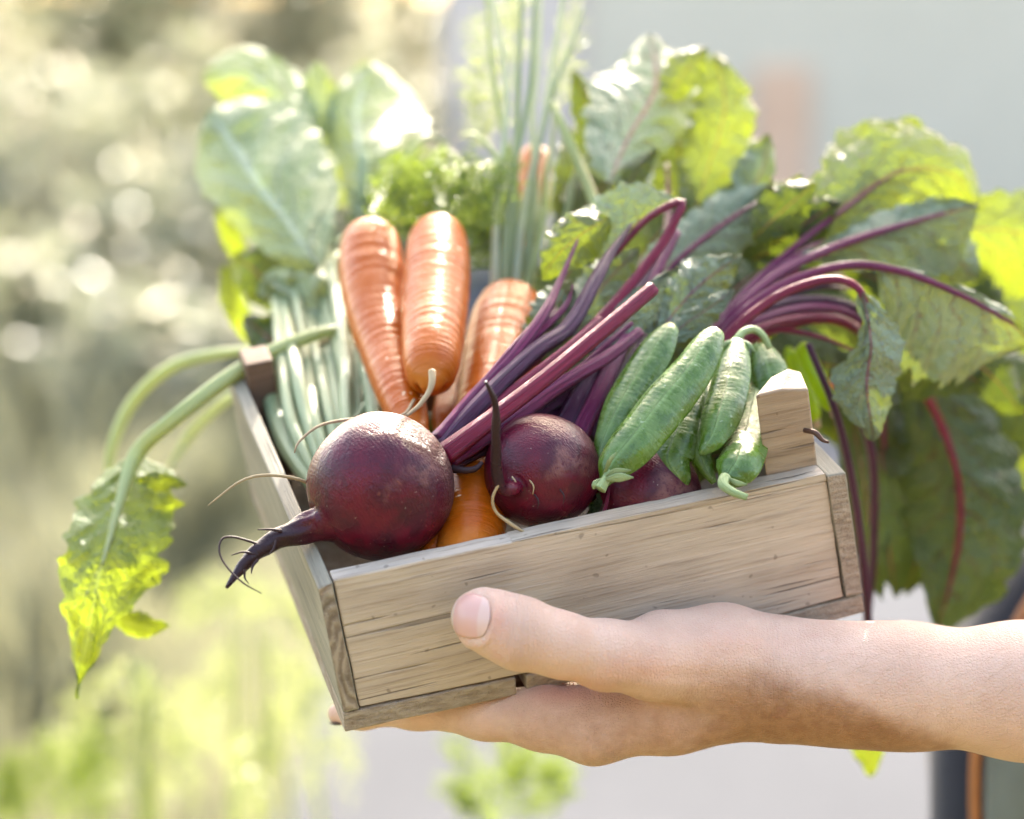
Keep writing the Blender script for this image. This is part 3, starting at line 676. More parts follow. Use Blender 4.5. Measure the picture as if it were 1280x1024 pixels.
# leaves that belong to the first beetroot
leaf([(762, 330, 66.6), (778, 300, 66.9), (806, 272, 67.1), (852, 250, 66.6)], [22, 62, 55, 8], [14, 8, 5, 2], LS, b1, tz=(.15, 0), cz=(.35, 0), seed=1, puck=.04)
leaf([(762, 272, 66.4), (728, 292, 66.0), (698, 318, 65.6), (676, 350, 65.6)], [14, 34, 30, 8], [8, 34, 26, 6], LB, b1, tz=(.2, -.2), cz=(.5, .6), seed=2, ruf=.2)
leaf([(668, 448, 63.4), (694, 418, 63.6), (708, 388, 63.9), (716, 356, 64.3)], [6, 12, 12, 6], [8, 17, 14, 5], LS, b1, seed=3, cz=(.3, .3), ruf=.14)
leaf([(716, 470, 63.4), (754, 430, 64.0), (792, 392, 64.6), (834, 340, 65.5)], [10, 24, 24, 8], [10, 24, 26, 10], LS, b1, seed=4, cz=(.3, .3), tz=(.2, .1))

# --- second beetroot, facing the camera
z2 = 60.6
c2 = P((678, 590, z2))[0]
b2 = thing('beetroot', 'dark purple beetroot in the middle facing the viewer with its taproot bent upward', 'beetroot', to_world(c2)[0], 'beetroots in the crate')
beet_body(b2, c2, np.array([-.62, -.30, -1.15]), 1.74,
          P([(640, 611, 58.7), (628, 610, 58.4), (621, 592, 57.9), (620, 548, 57.2), (619, 505, 56.8), (607, 477, 56.4)]), np.array([.18, .17, .15, .13, .10, .05]), 11, squash=1.02, neck=.13)
root([(624, 604, 58.0), (616, 622, 58.2), (620, 640, 58.5), (640, 656, 58.6), (655, 665, 58.8)], [2, 2, 2, 2.4, 1.6], M['root_pale'], b2)
for k, (u, v) in enumerate([(662, 600), (668, 618), (640, 596), (700, 612)]):
    root([(u, v, 58.9), (u + 5, v + 8, 58.8), (u + 4, v + 18, 58.85)], [1.2, 1, .5], M['root_dark' if k % 2 else 'root_pale'], b2, n=8)
stalk([(700, 540, 62), (722, 498, 62.6), (752, 436, 64), (790, 372, 66), (822, 318, 67.5)], [14, 12, 10, 9, 7], sd, b2)
stalk([(722, 545, 62), (748, 492, 62.8), (778, 430, 64.3), (802, 378, 66), (846, 290, 68)], [13, 12, 9, 8, 6], st, b2)
stalk([(740, 548, 62.4), (764, 500, 63), (788, 452, 64.3), (806, 420, 65.4)], [11, 10, 8, 6], sd, b2)
stalk([(684, 530, 62.4), (700, 500, 63), (738, 446, 64.3), (768, 400, 65.4)], [11, 9, 8, 7], sd, b2)
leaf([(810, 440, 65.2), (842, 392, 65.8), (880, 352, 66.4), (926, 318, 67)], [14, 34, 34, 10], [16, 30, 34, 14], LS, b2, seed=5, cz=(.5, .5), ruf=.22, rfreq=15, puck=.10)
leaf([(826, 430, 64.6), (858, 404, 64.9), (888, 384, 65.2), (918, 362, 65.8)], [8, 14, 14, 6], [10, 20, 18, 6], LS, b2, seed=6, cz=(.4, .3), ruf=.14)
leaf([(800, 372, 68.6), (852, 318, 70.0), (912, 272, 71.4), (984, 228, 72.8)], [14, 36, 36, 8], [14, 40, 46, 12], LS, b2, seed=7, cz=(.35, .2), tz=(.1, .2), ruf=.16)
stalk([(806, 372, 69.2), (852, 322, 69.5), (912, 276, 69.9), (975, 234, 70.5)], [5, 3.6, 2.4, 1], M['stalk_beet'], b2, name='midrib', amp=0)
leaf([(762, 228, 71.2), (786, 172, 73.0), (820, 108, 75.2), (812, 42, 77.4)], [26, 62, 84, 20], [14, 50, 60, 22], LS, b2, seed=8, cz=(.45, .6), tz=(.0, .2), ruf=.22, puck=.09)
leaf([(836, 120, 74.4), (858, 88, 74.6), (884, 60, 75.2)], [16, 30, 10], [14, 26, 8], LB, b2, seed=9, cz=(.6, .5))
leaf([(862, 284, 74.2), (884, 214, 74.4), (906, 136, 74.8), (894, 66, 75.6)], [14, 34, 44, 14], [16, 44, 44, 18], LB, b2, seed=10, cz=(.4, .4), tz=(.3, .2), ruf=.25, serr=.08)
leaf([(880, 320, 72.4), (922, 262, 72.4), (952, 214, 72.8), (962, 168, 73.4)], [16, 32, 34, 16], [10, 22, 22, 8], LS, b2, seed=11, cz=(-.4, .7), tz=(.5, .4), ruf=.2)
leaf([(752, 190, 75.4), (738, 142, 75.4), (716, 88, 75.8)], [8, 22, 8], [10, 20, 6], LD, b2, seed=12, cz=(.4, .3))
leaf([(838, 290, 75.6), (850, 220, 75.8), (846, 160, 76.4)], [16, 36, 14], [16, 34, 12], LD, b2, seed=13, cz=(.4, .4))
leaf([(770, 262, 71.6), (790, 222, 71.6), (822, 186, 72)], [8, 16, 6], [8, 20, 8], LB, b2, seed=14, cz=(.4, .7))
stalk([(800, 400, 68.5), (830, 320, 71), (836, 260, 73), (834, 205, 74.6)], [6, 5, 4, 2], M['stalk_beet'], b2)
stalk([(770, 330, 70), (738, 240, 72.5), (708, 170, 74), (690, 128, 75)], [7, 6.5, 6, 3], M['stalk_lime'], b2)

# --- third beetroot, dark under the pea pods, with the big bunch of leaves over the right side
z3 = 61.6
c3 = P((806, 622, z3))[0]
b3 = thing('beetroot', 'shadowed beetroot under the pea pods whose leaves spill over the right side', 'beetroot', to_world(c3)[0], 'beetroots in the crate')
beet_body(b3, c3, np.array([-.5, -.6, -.6]), 1.75, P([(770, 655, 60.6), (755, 668, 60.6)]), np.array([.4, .1]), 17)
Q = [  # stalk points, radii, material
    ([(850, 520, 64.5), (884, 428, 67), (930, 368, 68.5), (1000, 304, 70), (1062, 257, 71.0), (1124, 216, 71.7), (1180, 217, 72.4)], [10, 9, 8, 6.5, 4, 2, .6], st),
    ([(856, 520, 64.2), (888, 430, 66), (960, 352, 67.5), (1050, 306, 68.8), (1180, 266, 70)], [10, 9, 8.5, 8, 3], st),
    ([(860, 520, 64), (890, 436, 65.6), (962, 366, 66.2), (1050, 333, 66.4), (1122, 338, 66.4), (1200, 368, 66.6), (1266, 404, 67)], [10, 9, 8.5, 7.5, 6.5, 5, 3], st),
    ([(864, 520, 63.8), (892, 442, 65.2), (960, 378, 65.2), (1030, 350, 65.0), (1074, 362, 64.8), (1086, 415, 64.9), (1082, 490, 65)], [10, 9, 8, 7, 6, 5, 2.5], sr),
    ([(868, 520, 64), (896, 444, 65.6), (950, 400, 66.4), (1020, 384, 67.6), (1076, 402, 69), (1100, 470, 71), (1106, 560, 73)], [9, 8, 8, 8, 7, 6, 4], st),
    ([(866, 526, 63.8), (894, 452, 65.2), (950, 410, 66.0), (1016, 396, 67.2), (1066, 408, 68.6), (1092, 450, 70)], [8, 7, 7, 6, 5, 3], sr),
    ([(862, 522, 64.2), (890, 440, 65.8), (950, 388, 66.6), (1020, 374, 67.8), (1080, 392, 69.2), (1112, 450, 71)], [8, 7, 7, 7, 6, 4], sd),
    ([(870, 524, 64.2), (900, 452, 66), (960, 412, 67), (1040, 398, 69), (1110, 440, 71), (1160, 500, 72.6), (1196, 590, 73.4), (1200, 670, 73.6), (1182, 756, 73.8)], [12, 11, 11, 10, 8, 7, 6, 5, 2], sr),
    ([(900, 450, 65.8), (960, 414, 66.6), (1020, 420, 67.2), (1072, 440, 68)], [5, 5, 4, 2], sr),
    ([(866, 520, 64.6), (896, 438, 66.4), (950, 386, 67.4), (1010, 360, 68.4), (1060, 352, 69.6)], [10, 9, 8, 6, 3], sd),
    ([(1010, 430, 66), (1046, 520, 66.5), (1068, 620, 68), (1080, 720, 69.5), (1086, 800, 71), (1086, 930, 73)], [5, 6, 7, 8, 7, 4], sd),
    ([(1050, 470, 68), (1088, 560, 70), (1092, 680, 72), (1084, 790, 73)], [8, 8, 7, 5], sd)]
for pts, r, m_ in Q: stalk(pts, [q * .74 for q in r], m_, b3, n=60)
rq2 = np.random.default_rng(4)
for k in range(7):
    a = k / 6; stalk([(866 + rq2.uniform(-8, 8), 522, 64.5), (892, 446 - 14 * a, 66), (952 + rq2.uniform(-6, 6), 404 - 48 * a, 67 + a), (1012, 386 - 76 * a, 68.4 + a), (1050 + rq2.uniform(-10, 20), 392 - 96 * a, 70 + a)], [6, 5.5, 5, 4, 2], (st, sr, st)[k % 3], b3, n=40)
# upper right, back-lit
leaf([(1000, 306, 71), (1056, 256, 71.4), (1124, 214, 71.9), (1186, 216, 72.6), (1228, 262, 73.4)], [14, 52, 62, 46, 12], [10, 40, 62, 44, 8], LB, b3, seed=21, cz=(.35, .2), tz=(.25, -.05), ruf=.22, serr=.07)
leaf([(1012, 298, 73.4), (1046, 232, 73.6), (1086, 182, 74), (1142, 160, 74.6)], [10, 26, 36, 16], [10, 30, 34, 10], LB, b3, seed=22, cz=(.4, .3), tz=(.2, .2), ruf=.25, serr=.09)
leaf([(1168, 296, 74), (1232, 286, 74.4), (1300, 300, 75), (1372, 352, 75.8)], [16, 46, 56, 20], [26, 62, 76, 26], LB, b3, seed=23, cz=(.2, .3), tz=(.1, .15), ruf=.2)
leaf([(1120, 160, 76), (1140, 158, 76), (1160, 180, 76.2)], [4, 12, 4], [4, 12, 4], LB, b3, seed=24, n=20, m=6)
# middle right, shaded leaves with silvery sky light in their colour
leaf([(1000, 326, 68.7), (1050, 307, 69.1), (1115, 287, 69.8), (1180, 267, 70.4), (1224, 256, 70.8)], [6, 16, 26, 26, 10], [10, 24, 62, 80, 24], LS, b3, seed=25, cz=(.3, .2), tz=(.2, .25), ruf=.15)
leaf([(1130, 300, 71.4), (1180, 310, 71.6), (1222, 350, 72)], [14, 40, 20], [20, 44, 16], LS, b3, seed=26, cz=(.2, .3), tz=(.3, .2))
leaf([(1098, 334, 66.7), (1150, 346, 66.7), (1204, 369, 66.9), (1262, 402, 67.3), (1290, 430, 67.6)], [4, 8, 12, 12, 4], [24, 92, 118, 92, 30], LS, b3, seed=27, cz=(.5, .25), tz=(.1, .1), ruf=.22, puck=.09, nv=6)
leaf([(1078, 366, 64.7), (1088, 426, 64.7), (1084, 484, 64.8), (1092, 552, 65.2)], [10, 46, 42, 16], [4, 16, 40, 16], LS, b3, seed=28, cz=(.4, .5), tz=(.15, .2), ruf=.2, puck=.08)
leaf([(1000, 340, 67), (1020, 336, 66.8), (1042, 342, 66.9)], [4, 10, 3], [3, 8, 3], LD, b3, seed=29, n=20, m=6)
# lower right, hanging in shade
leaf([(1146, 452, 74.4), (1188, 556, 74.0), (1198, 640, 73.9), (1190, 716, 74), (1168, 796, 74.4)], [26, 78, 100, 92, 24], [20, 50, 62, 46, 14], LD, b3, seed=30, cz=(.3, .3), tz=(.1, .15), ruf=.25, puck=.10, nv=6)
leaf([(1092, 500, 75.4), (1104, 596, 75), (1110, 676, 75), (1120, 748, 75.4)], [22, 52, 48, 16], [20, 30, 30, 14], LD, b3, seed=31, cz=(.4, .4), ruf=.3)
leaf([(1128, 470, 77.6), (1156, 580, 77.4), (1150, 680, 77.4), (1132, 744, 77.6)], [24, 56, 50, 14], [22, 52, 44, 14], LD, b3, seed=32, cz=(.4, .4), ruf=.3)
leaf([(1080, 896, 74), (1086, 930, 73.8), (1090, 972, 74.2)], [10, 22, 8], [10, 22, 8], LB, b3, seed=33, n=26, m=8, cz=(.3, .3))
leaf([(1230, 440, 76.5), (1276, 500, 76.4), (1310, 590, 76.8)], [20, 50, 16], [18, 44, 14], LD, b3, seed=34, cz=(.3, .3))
# dark leaves packed behind the stalks
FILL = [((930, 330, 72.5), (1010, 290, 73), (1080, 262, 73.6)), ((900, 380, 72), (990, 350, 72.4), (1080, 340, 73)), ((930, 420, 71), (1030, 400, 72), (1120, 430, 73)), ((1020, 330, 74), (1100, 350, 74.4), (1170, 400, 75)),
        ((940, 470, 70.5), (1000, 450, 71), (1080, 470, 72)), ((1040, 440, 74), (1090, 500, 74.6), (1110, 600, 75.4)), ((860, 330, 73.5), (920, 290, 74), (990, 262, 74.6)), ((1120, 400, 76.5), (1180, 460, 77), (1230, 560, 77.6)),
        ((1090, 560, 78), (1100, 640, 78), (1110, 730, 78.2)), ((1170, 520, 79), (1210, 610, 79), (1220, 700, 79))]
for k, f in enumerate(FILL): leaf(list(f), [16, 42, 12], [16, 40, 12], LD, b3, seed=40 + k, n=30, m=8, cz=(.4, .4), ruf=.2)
SHADE_LEAVES = [((1060, 330, 77), (1130, 380, 78), (1190, 460, 79)), ((1110, 300, 78), (1190, 340, 79), (1260, 430, 80)), ((1180, 330, 79), (1240, 390, 80), (1280, 480, 81)), ((1080, 420, 79), (1130, 500, 80), (1150, 610, 81)),  # mostly hidden leaves added to keep sun off the leaves in front
        ((1150, 400, 81), (1200, 480, 82), (1230, 590, 83)), ((1200, 420, 80), (1260, 510, 81), (1290, 620, 82)), ((1100, 480, 82), (1150, 570, 83), (1180, 690, 84)), ((1020, 360, 76), (1060, 420, 77), (1080, 520, 78))]
SHADE_LEAVES += [((1070, 350, 74.5), (1121, 318, 74.6), (1190, 300, 75)), ((1110, 360, 75), (1170, 330, 75.4), (1240, 330, 76)), ((990, 400, 76), (1030, 470, 77), (1050, 560, 78)), ((1000, 380, 78), (1060, 440, 79), (1080, 540, 80)), ((960, 380, 77), (1000, 440, 78), (1010, 520, 79))]
SHADE_LEAVES += [((1110, 425, 70), (1166, 446, 70.2), (1226, 480, 70.6)), ((1066, 520, 73), (1082, 620, 73), (1100, 750, 73)), ((940, 300, 70), (980, 262, 69.6), (1020, 228, 69.6)), ((960, 310, 71), (1006, 280, 70.6), (1050, 250, 70.6)), ((1200, 440, 71.5), (1240, 470, 71.6), (1280, 520, 72))]  # added sun blockers for arm and post, with leaves closing gaps
for k, f in enumerate(SHADE_LEAVES): w_ = .55 if k in (14, 15, 16, 17) else 1; leaf(list(f), [18 * w_, 60 * w_, 20 * w_], [18 * w_, 58 * w_, 20 * w_], LD, b3, seed=140 + k, n=30, m=8, cz=(.4, .4), ruf=.25)
MID = [((690, 470, 68), (720, 400, 69), (760, 330, 70)), ((740, 480, 68), (790, 410, 69), (850, 340, 70)), ((800, 470, 67.5), (850, 410, 68.5), (900, 370, 69.5)), ((680, 400, 71), (710, 340, 72), (750, 290, 73)), ((760, 380, 72), (810, 310, 73), (860, 250, 74)), ((830, 340, 72), (880, 300, 73), (930, 250, 74)), ((880, 400, 69), (920, 360, 70), (960, 330, 71)), ((700, 300, 74), (740, 250, 75), (770, 210, 76))]
MID += [((840, 300, 75), (900, 230, 76), (955, 175, 77)), ((700, 270, 76), (736, 190, 77), (770, 120, 78)), ((930, 330, 74), (980, 285, 75), (1026, 240, 76)), ((400, 650, 65.5), (520, 630, 65), (640, 610, 65)), ((560, 640, 64.5), (660, 610, 64.5), (760, 590, 64.5)), ((720, 620, 64.5), (820, 590, 64.5), (930, 560, 64.5)), ((430, 600, 66), (500, 560, 67), (580, 520, 68))]
MIDP = [((716, 420, 66.8), (752, 360, 67.4), (800, 310, 68.2)), ((770, 430, 66.4), (806, 380, 67), (850, 336, 67.8)), ((660, 440, 66.8), (690, 392, 67.4), (716, 350, 68))]
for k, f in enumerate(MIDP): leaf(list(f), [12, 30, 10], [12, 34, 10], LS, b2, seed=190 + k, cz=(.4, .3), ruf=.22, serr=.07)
for k, f in enumerate(MID): leaf(list(f), [14, 38, 12], [14, 38, 12], LD, b2, seed=170 + k, n=30, m=8, cz=(.4, .4), ruf=.2)
for k, (u, v, z) in enumerate([(970, 262, 70.5), (990, 240, 71), (1008, 268, 70.8), (956, 250, 71.6), (1020, 250, 72)]):
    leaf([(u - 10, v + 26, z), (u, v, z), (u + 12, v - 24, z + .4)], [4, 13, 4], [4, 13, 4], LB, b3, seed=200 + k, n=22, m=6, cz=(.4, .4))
leaf([(742, 660, 60.4), (752, 634, 60.4), (764, 606, 60.8)], [10, 14, 6], [10, 14, 6], LD, b3, seed=60, n=24, m=6, label='scrap of dark leaf with a red vein beside the middle beetroot')
stalk([(752, 648, 59.9), (758, 630, 60), (762, 610, 60.3)], [2.6, 2.4, 1.5], sr, b3, name='midrib', amp=0, n=12, seg=8)

# ------------------------------------------------------------------ carrots
def carrot(label, pts, rad, seed, tail=None, pos=None, n=130, seg=64, mat='carrot', group='carrots in the crate'):
    p = P(pts); o = thing('carrot', label, 'carrot', to_world(p[0])[0], group)
    zz = np.array(pts)[:, 2]; R = [q * z / FPX for q, z in zip(rad, zz)]
    def bm(V, U):
        v = U[:, 1] * 60 + .5 * wav(V, seed, 1.0, 2) 
        return .012 * np.sin(v * 2.1 + 1.5 * np.sin(U[:, 0] * 6.28 + v)) * (.4 + .6 * (wav(V, seed + 2, 2.2, 1) > -.2)) + .02 * wav(V, seed + 4, .9, 2)
    V, F, U = tube(p, R, n, seg, bump=bm, pos=pos)
    mesh('root_body', V, F, M[mat], o, uv=U)
    if tail is not None: root(tail[0], tail[1], M['root_pale'], o, name='root_tail', seg=8, n=30)
    return o
def ends(pts, w):      # path with closely spaced rounded ends
    return pts, w
cA = carrot('slender carrot leaning left with its tip behind the large beetroot, leftmost of the carrots',
       [(463, 290, 72.0), (463, 294, 71.8), (463, 310, 71.2), (465, 342, 70.3), (472, 394, 68.7), (484, 440, 67), (500, 490, 65), (516, 535, 63.4), (524, 556, 62.8)], [8, 26, 38, 41, 38, 34, 29, 20, 8], 61,
       ([(518, 500, 63.4), (500, 520, 62.4), (440, 524, 61.4), (400, 532, 60.8), (374, 552, 60.4), (368, 566, 60.2)], [2.2, 2, 2, 1.8, 1.6, .8]))
cB = carrot('carrot with a blunt tip and curling root tail beside the slender one',
       [(548, 287, 70.6), (548, 291, 70.4), (547, 306, 69.7), (546, 342, 68.4), (543, 394, 66.5), (540, 440, 64.6), (539, 466, 63.8), (539, 480, 63.4), (539, 485, 63.6)], [8, 26, 38, 42, 41, 37, 32, 17, 4], 62,
       ([(540, 464, 61.9), (540, 478, 61.6), (535, 492, 61.4), (524, 507, 61.2), (508, 520, 61)], [5, 4.6, 3.6, 3, 2]))
cC = carrot('thick carrot with long green tops, running under the purple stalks down to the front board',
       [(638, 373, 71.4), (638, 377, 71.2), (636, 392, 70.5), (630, 422, 69.2), (618, 480, 66.6), (602, 560, 63.6), (592, 630, 61.2), (586, 690, 59.6), (582, 720, 59.0)], [10, 30, 42, 47, 46, 44, 44, 42, 34], 63)
cD = carrot('small orange carrot end far back behind the green tops', [(668, 186, 78), (668, 190, 78), (668, 205, 77.6), (664, 260, 76), (658, 300, 75)], [4, 14, 20, 19, 16], 64, n=50, seg=28)
cE = carrot('dark carrot lying low between the blunt carrot and the purple stalks', [(578, 440, 70.5), (578, 470, 69.4), (566, 520, 67), (556, 548, 66)], [20, 28, 26, 14], 65, n=50, seg=32)
cF = carrot('short carrot shadowed under the large beetroot', [(560, 600, 61.8), (552, 660, 60.6), (540, 690, 60), (520, 706, 59.8)], [30, 32, 26, 12], 66, n=50, seg=32)
# green tops of the thick carrot, rising out of the frame
TOPS = [[(640, 368), (640, 250), (640, 120), (622, 0), (606, -90)], [(646, 368), (652, 240), (668, 110), (676, -20), (690, -120)], [(634, 368), (630, 270), (624, 200), (600, 170), (584, 168)],
        [(652, 368), (662, 260), (684, 140), (706, 0), (720, -90)], [(642, 368), (648, 220), (650, 80), (654, -40), (650, -120)], [(656, 370), (676, 290), (682, 220), (690, 180), (694, 130)], [(630, 370), (628, 290), (640, 200), (646, 130), (634, 60)], [(648, 368), (660, 220), (690, 110), (710, 60), (726, 10)], [(638, 368), (634, 240), (616, 120), (606, 20), (600, -60)], [(650, 368), (656, 250), (660, 150), (668, 60), (672, -60)], [(655, 368), (690, 270), (712, 220), (740, 180), (760, 150)]]
for k, p_ in enumerate(TOPS):
    stalk([(u + (k - 5) * 4.5 * (1 if i == 0 else .8 if i == 1 else .3), v, 71.4 + i * .9 + .2 * k) for i, (u, v) in enumerate(p_)], [5.5, 4.2, 3.6, 3, 1.8], (M['stalk_top'], M['stalk_green'], M['stalk_lime'])[k % 3], cC, seg=12, n=40, name='stalk')
def frond(pts, mat, parent, seed, spread=40, n_p=26, leaf_l=.55, name='frond', world=False):
    """feathery leaf: thin ribs with many little leaflets"""
    r = np.random.default_rng(seed); C = catmull(P(pts), n_p + 4); z = C[:, 2].mean(); V = []; F = []; k = 0
    T = unit(np.gradient(C, axis=0))
    for i in range(2, n_p + 4):
        t = i / (n_p + 4); L = px(spread, z) * math.sin(math.pi * min(.12 + t * .95, 1)) ** .8 * r.uniform(.7, 1.15)
        for sgn in (-1, 1):
            d = unit(np.cross(T[i], [.1, .1, 1.0]) * sgn + T[i] * .7 + r.normal(size=3) * .35)
            m_ = max(4, int(L / .16))
            for j in range(m_):
                b = C[i] + d * L * (j + .6) / m_
                for s2 in (-1, 1):
                    e = unit(np.cross(d, [0, .2, 1.0]) * s2 + d * .9 + r.normal(size=3) * .4); ll = leaf_l * L * .42 * (1 - .6 * j / m_) * r.uniform(.6, 1.2); w = unit(np.cross(e, r.normal(size=3))) * ll * .2
                    V += [b, b + e * ll * .5 + w, b + e * ll, b + e * ll * .5 - w]; F.append((k, k + 1, k + 2, k + 3)); k += 4
            w = unit(np.cross(d, [0, 0, 1.0])) * .02
            V += [C[i] - w, C[i] + w, C[i] + d * L + w * .3, C[i] + d * L - w * .3]; F.append((k, k + 1, k + 2, k + 3)); k += 4
    return mesh(name, np.array(V), F, M[mat], parent, smooth=False)
frond([(640, 170, 78), (618, 110, 79), (600, 60, 80), (590, 0, 81)], 'frond_lime', cC, 1, 42)
frond([(610, 190, 78), (600, 150, 79), (590, 110, 80), (580, 90, 80)], 'frond_lime', cC, 2, 36)
frond([(690, 150, 78), (704, 90, 79), (714, 40, 80), (724, -20, 81)], 'frond_lime', cC, 3, 34)
frond([(650, 90, 79), (640, 40, 80), (636, -10, 80.5), (640, -50, 81)], 'frond_lime', cC, 4, 40)
frond([(670, 300, 76), (690, 260, 76), (712, 230, 77), (730, 190, 77)], 'frond_lime', cC, 5, 30)
# dark feathery tops behind the two upright carrots
rq = np.random.default_rng(77)
for k in range(10):
    u0 = 592 + 6 * k; frond([(u0, 350, 72.6), (u0 - 4, 310, 73.2), (u0 + rq.uniform(-24, 14), 270, 74), (u0 + rq.uniform(-40, 30), 232, 75)], 'frond', cC, 340 + k, 30, 16, .7)
for k in range(12):
    u0 = 470 + 12 * k; frond([(u0, 292, 70.8), (u0 + rq.uniform(-4, 24), 258, 71.2), (u0 + rq.uniform(10, 44), 222 + rq.uniform(-14, 10), 71.8), (u0 + rq.uniform(20, 60), 184 + rq.uniform(-14, 18), 72.6)], 'frond', (cA, cB)[k % 2], 300 + k, 30, 18, .7)
for k in range(22):
    o_ = (cA, cB, cC)[k % 3]; u0 = (470, 556, 620)[k % 3] + rq.uniform(-20, 20); u1 = rq.uniform(470, 705); v1 = rq.uniform(185, 262)
    frond([(u0, 290, 75.5), ((u0 + u1) / 2, 262 + rq.uniform(-16, 16), 76.6), (u1, v1 + 18, 78), (u1 + rq.uniform(-16, 24), v1, 79.4)], 'frond', o_, 200 + k, 34, 18, .6)
for k, (o_, pts) in enumerate([(cA, [(470, 280, 75), (500, 240, 77), (530, 210, 78), (560, 190, 79)]), (cA, [(480, 300, 75), (520, 260, 76), (560, 240, 77), (600, 220, 78)]), (cB, [(560, 280, 75), (580, 250, 76), (610, 250, 77), (640, 240, 78)]), (cB, [(550, 270, 76), (540, 230, 77), (520, 200, 79), (500, 190, 80)]),
                               (cB, [(590, 330, 74), (600, 290, 75), (612, 260, 76), (620, 230, 77)]), (cA, [(430, 330, 77), (460, 280, 78), (480, 240, 79), (500, 230, 80)]), (cB, [(590, 300, 78), (560, 260, 79), (540, 250, 80), (510, 250, 81)])]):
    frond(pts, 'frond', o_, 30 + k, 44, 22)
for k, (o_, pts) in enumerate([(cB, [(560, 268, 74), (590, 240, 76), (620, 262, 76.6), (640, 290, 76.8)]), (cB, [(552, 266, 74.5), (540, 210, 78), (560, 190, 79), (610, 260, 78)]), (cA, [(465, 272, 75), (490, 220, 79), (530, 170, 81), (556, 180, 82)]), (cB, [(548, 264, 75), (566, 220, 78), (600, 210, 79), (640, 200, 79.5)])]):
    stalk([tuple(q) for q in pts], [6, 5, 4.5, 3], M['stalk_green'], o_, seg=10, n=26)

# ------------------------------------------------------------------ bunch of pale greens on the left
gl = thing('leafy_greens', 'bunch of large pale green leaves with thick pale stalks at the back left', 'greens', to_world(P((400, 500, 70)))[0])
LP = M['leaf_pale']
leaf([(398, 332, 75), (350, 268, 77), (300, 198, 79.4), (262, 138, 82)], [20, 52, 66, 40], [24, 84, 104, 84], LP, gl, seed=70, cz=(.35, .4), tz=(.15, .15), ruf=.3, rfreq=8, puck=.16, nv=5, serr=.02)
leaf([(384, 200, 81), (352, 128, 83), (304, 92, 84.4), (252, 96, 85)], [18, 46, 56, 40], [14, 44, 44, 26], LP, gl, seed=71, cz=(.3, .6), tz=(.1, .2), ruf=.3, rfreq=8, puck=.15, nv=5, serr=.02)
leaf([(456, 300, 77.4), (452, 214, 79.8), (444, 140, 82.4), (462, 78, 84.6)], [12, 30, 42, 34], [12, 40, 96, 70], LP, gl, seed=72, cz=(.4, .6), tz=(.2, .25), ruf=.3, rfreq=8, puck=.16, nv=5, serr=.02)
leaf([(474, 280, 82.4), (488, 214, 82.4), (500, 150, 83)], [16, 34, 20], [16, 34, 24], M['leaf_beet'], gl, seed=73, cz=(.5, .4), ruf=.2)
leaf([(420, 260, 83), (404, 180, 83), (396, 76, 84)], [16, 36, 20], [16, 36, 20], LP, gl, seed=74, cz=(.5, .4), ruf=.2, nv=5)
leaf([(310, 350, 82), (292, 302, 82), (270, 262, 82.4)], [6, 14, 6], [6, 14, 6], M['leaf_droop'], gl, seed=75, n=24, m=6, cz=(.3, .3))
leaf([(316, 430, 80), (292, 380, 80), (280, 330, 80.4)], [6, 16, 8], [6, 16, 8], M['leaf_droop'], gl, seed=76, n=24, m=6, cz=(.3, .3))
leaf([(360, 390, 77), (320, 340, 77), (290, 320, 77.6)], [14, 34, 14], [14, 34, 14], M['leaf_beet_deep'], gl, seed=77, cz=(.4, .4), n=30, m=8, ruf=.3)
leaf([(400, 420, 76), (360, 360, 76), (320, 370, 76.6)], [14, 36, 14], [14, 30, 14], LP, gl, seed=78, cz=(.4, .4), n=30, m=8, ruf=.3)
leaf([(410, 470, 75), (386, 420, 75.4), (330, 410, 76)], [14, 30, 14], [14, 30, 14], M['leaf_beet_deep'], gl, seed=79, cz=(.4, .4), n=30, m=8, ruf=.3)
leaf([(392, 480, 71.4), (350, 436, 72.4), (304, 396, 73.6)], [14, 34, 14], [14, 40, 16], M['leaf_beet_deep'], gl, seed=85, cz=(.4, .4), n=30, m=8, ruf=.3)
leaf([(420, 430, 73), (384, 380, 74), (330, 352, 75)], [14, 40, 14], [14, 40, 16], LP, gl, seed=86, cz=(.4, .4), n=40, m=10, ruf=.3, puck=.15)
PS = [([(392, 322, 77), (404, 380, 75.6), (416, 470, 72), (424, 560, 68), (430, 620, 66)], [11, 11, 10, 10, 9]),
      ([(454, 190, 79.6), (452, 270, 78.6), (440, 400, 76), (446, 480, 72), (450, 600, 67)], [8, 12, 12, 11, 10]),
      ([(350, 340, 77.5), (378, 390, 76), (400, 460, 73), (408, 560, 69), (420, 640, 66)], [8, 9, 9, 9, 8]),
      ([(402, 250, 80), (404, 300, 79), (420, 400, 76.5), (430, 500, 72.5), (436, 600, 68)], [8, 10, 10, 9, 8]),
      ([(420, 340, 77), (430, 420, 74.6), (446, 520, 70.4), (466, 610, 66.4)], [9, 10, 9, 8]),
      ([(430, 300, 78), (438, 380, 76), (458, 470, 72), (480, 560, 68)], [9, 10, 9, 7]),
      ([(336, 470, 72), (342, 510, 70.4), (360, 560, 68), (392, 606, 66), (420, 640, 64.6)], [13, 12, 12, 10, 8]),
      ([(470, 490, 69), (440, 530, 67.6), (410, 570, 66.4), (396, 610, 65.4)], [6, 6, 5, 4]),
      ([(480, 500, 68.4), (452, 540, 67), (430, 570, 66), (414, 600, 65)], [5, 5, 5, 4]),
      ([(300, 330, 80), (340, 350, 78.4), (380, 420, 75.6), (398, 520, 71)], [7, 8, 8, 7])]
rs = np.random.default_rng(5)
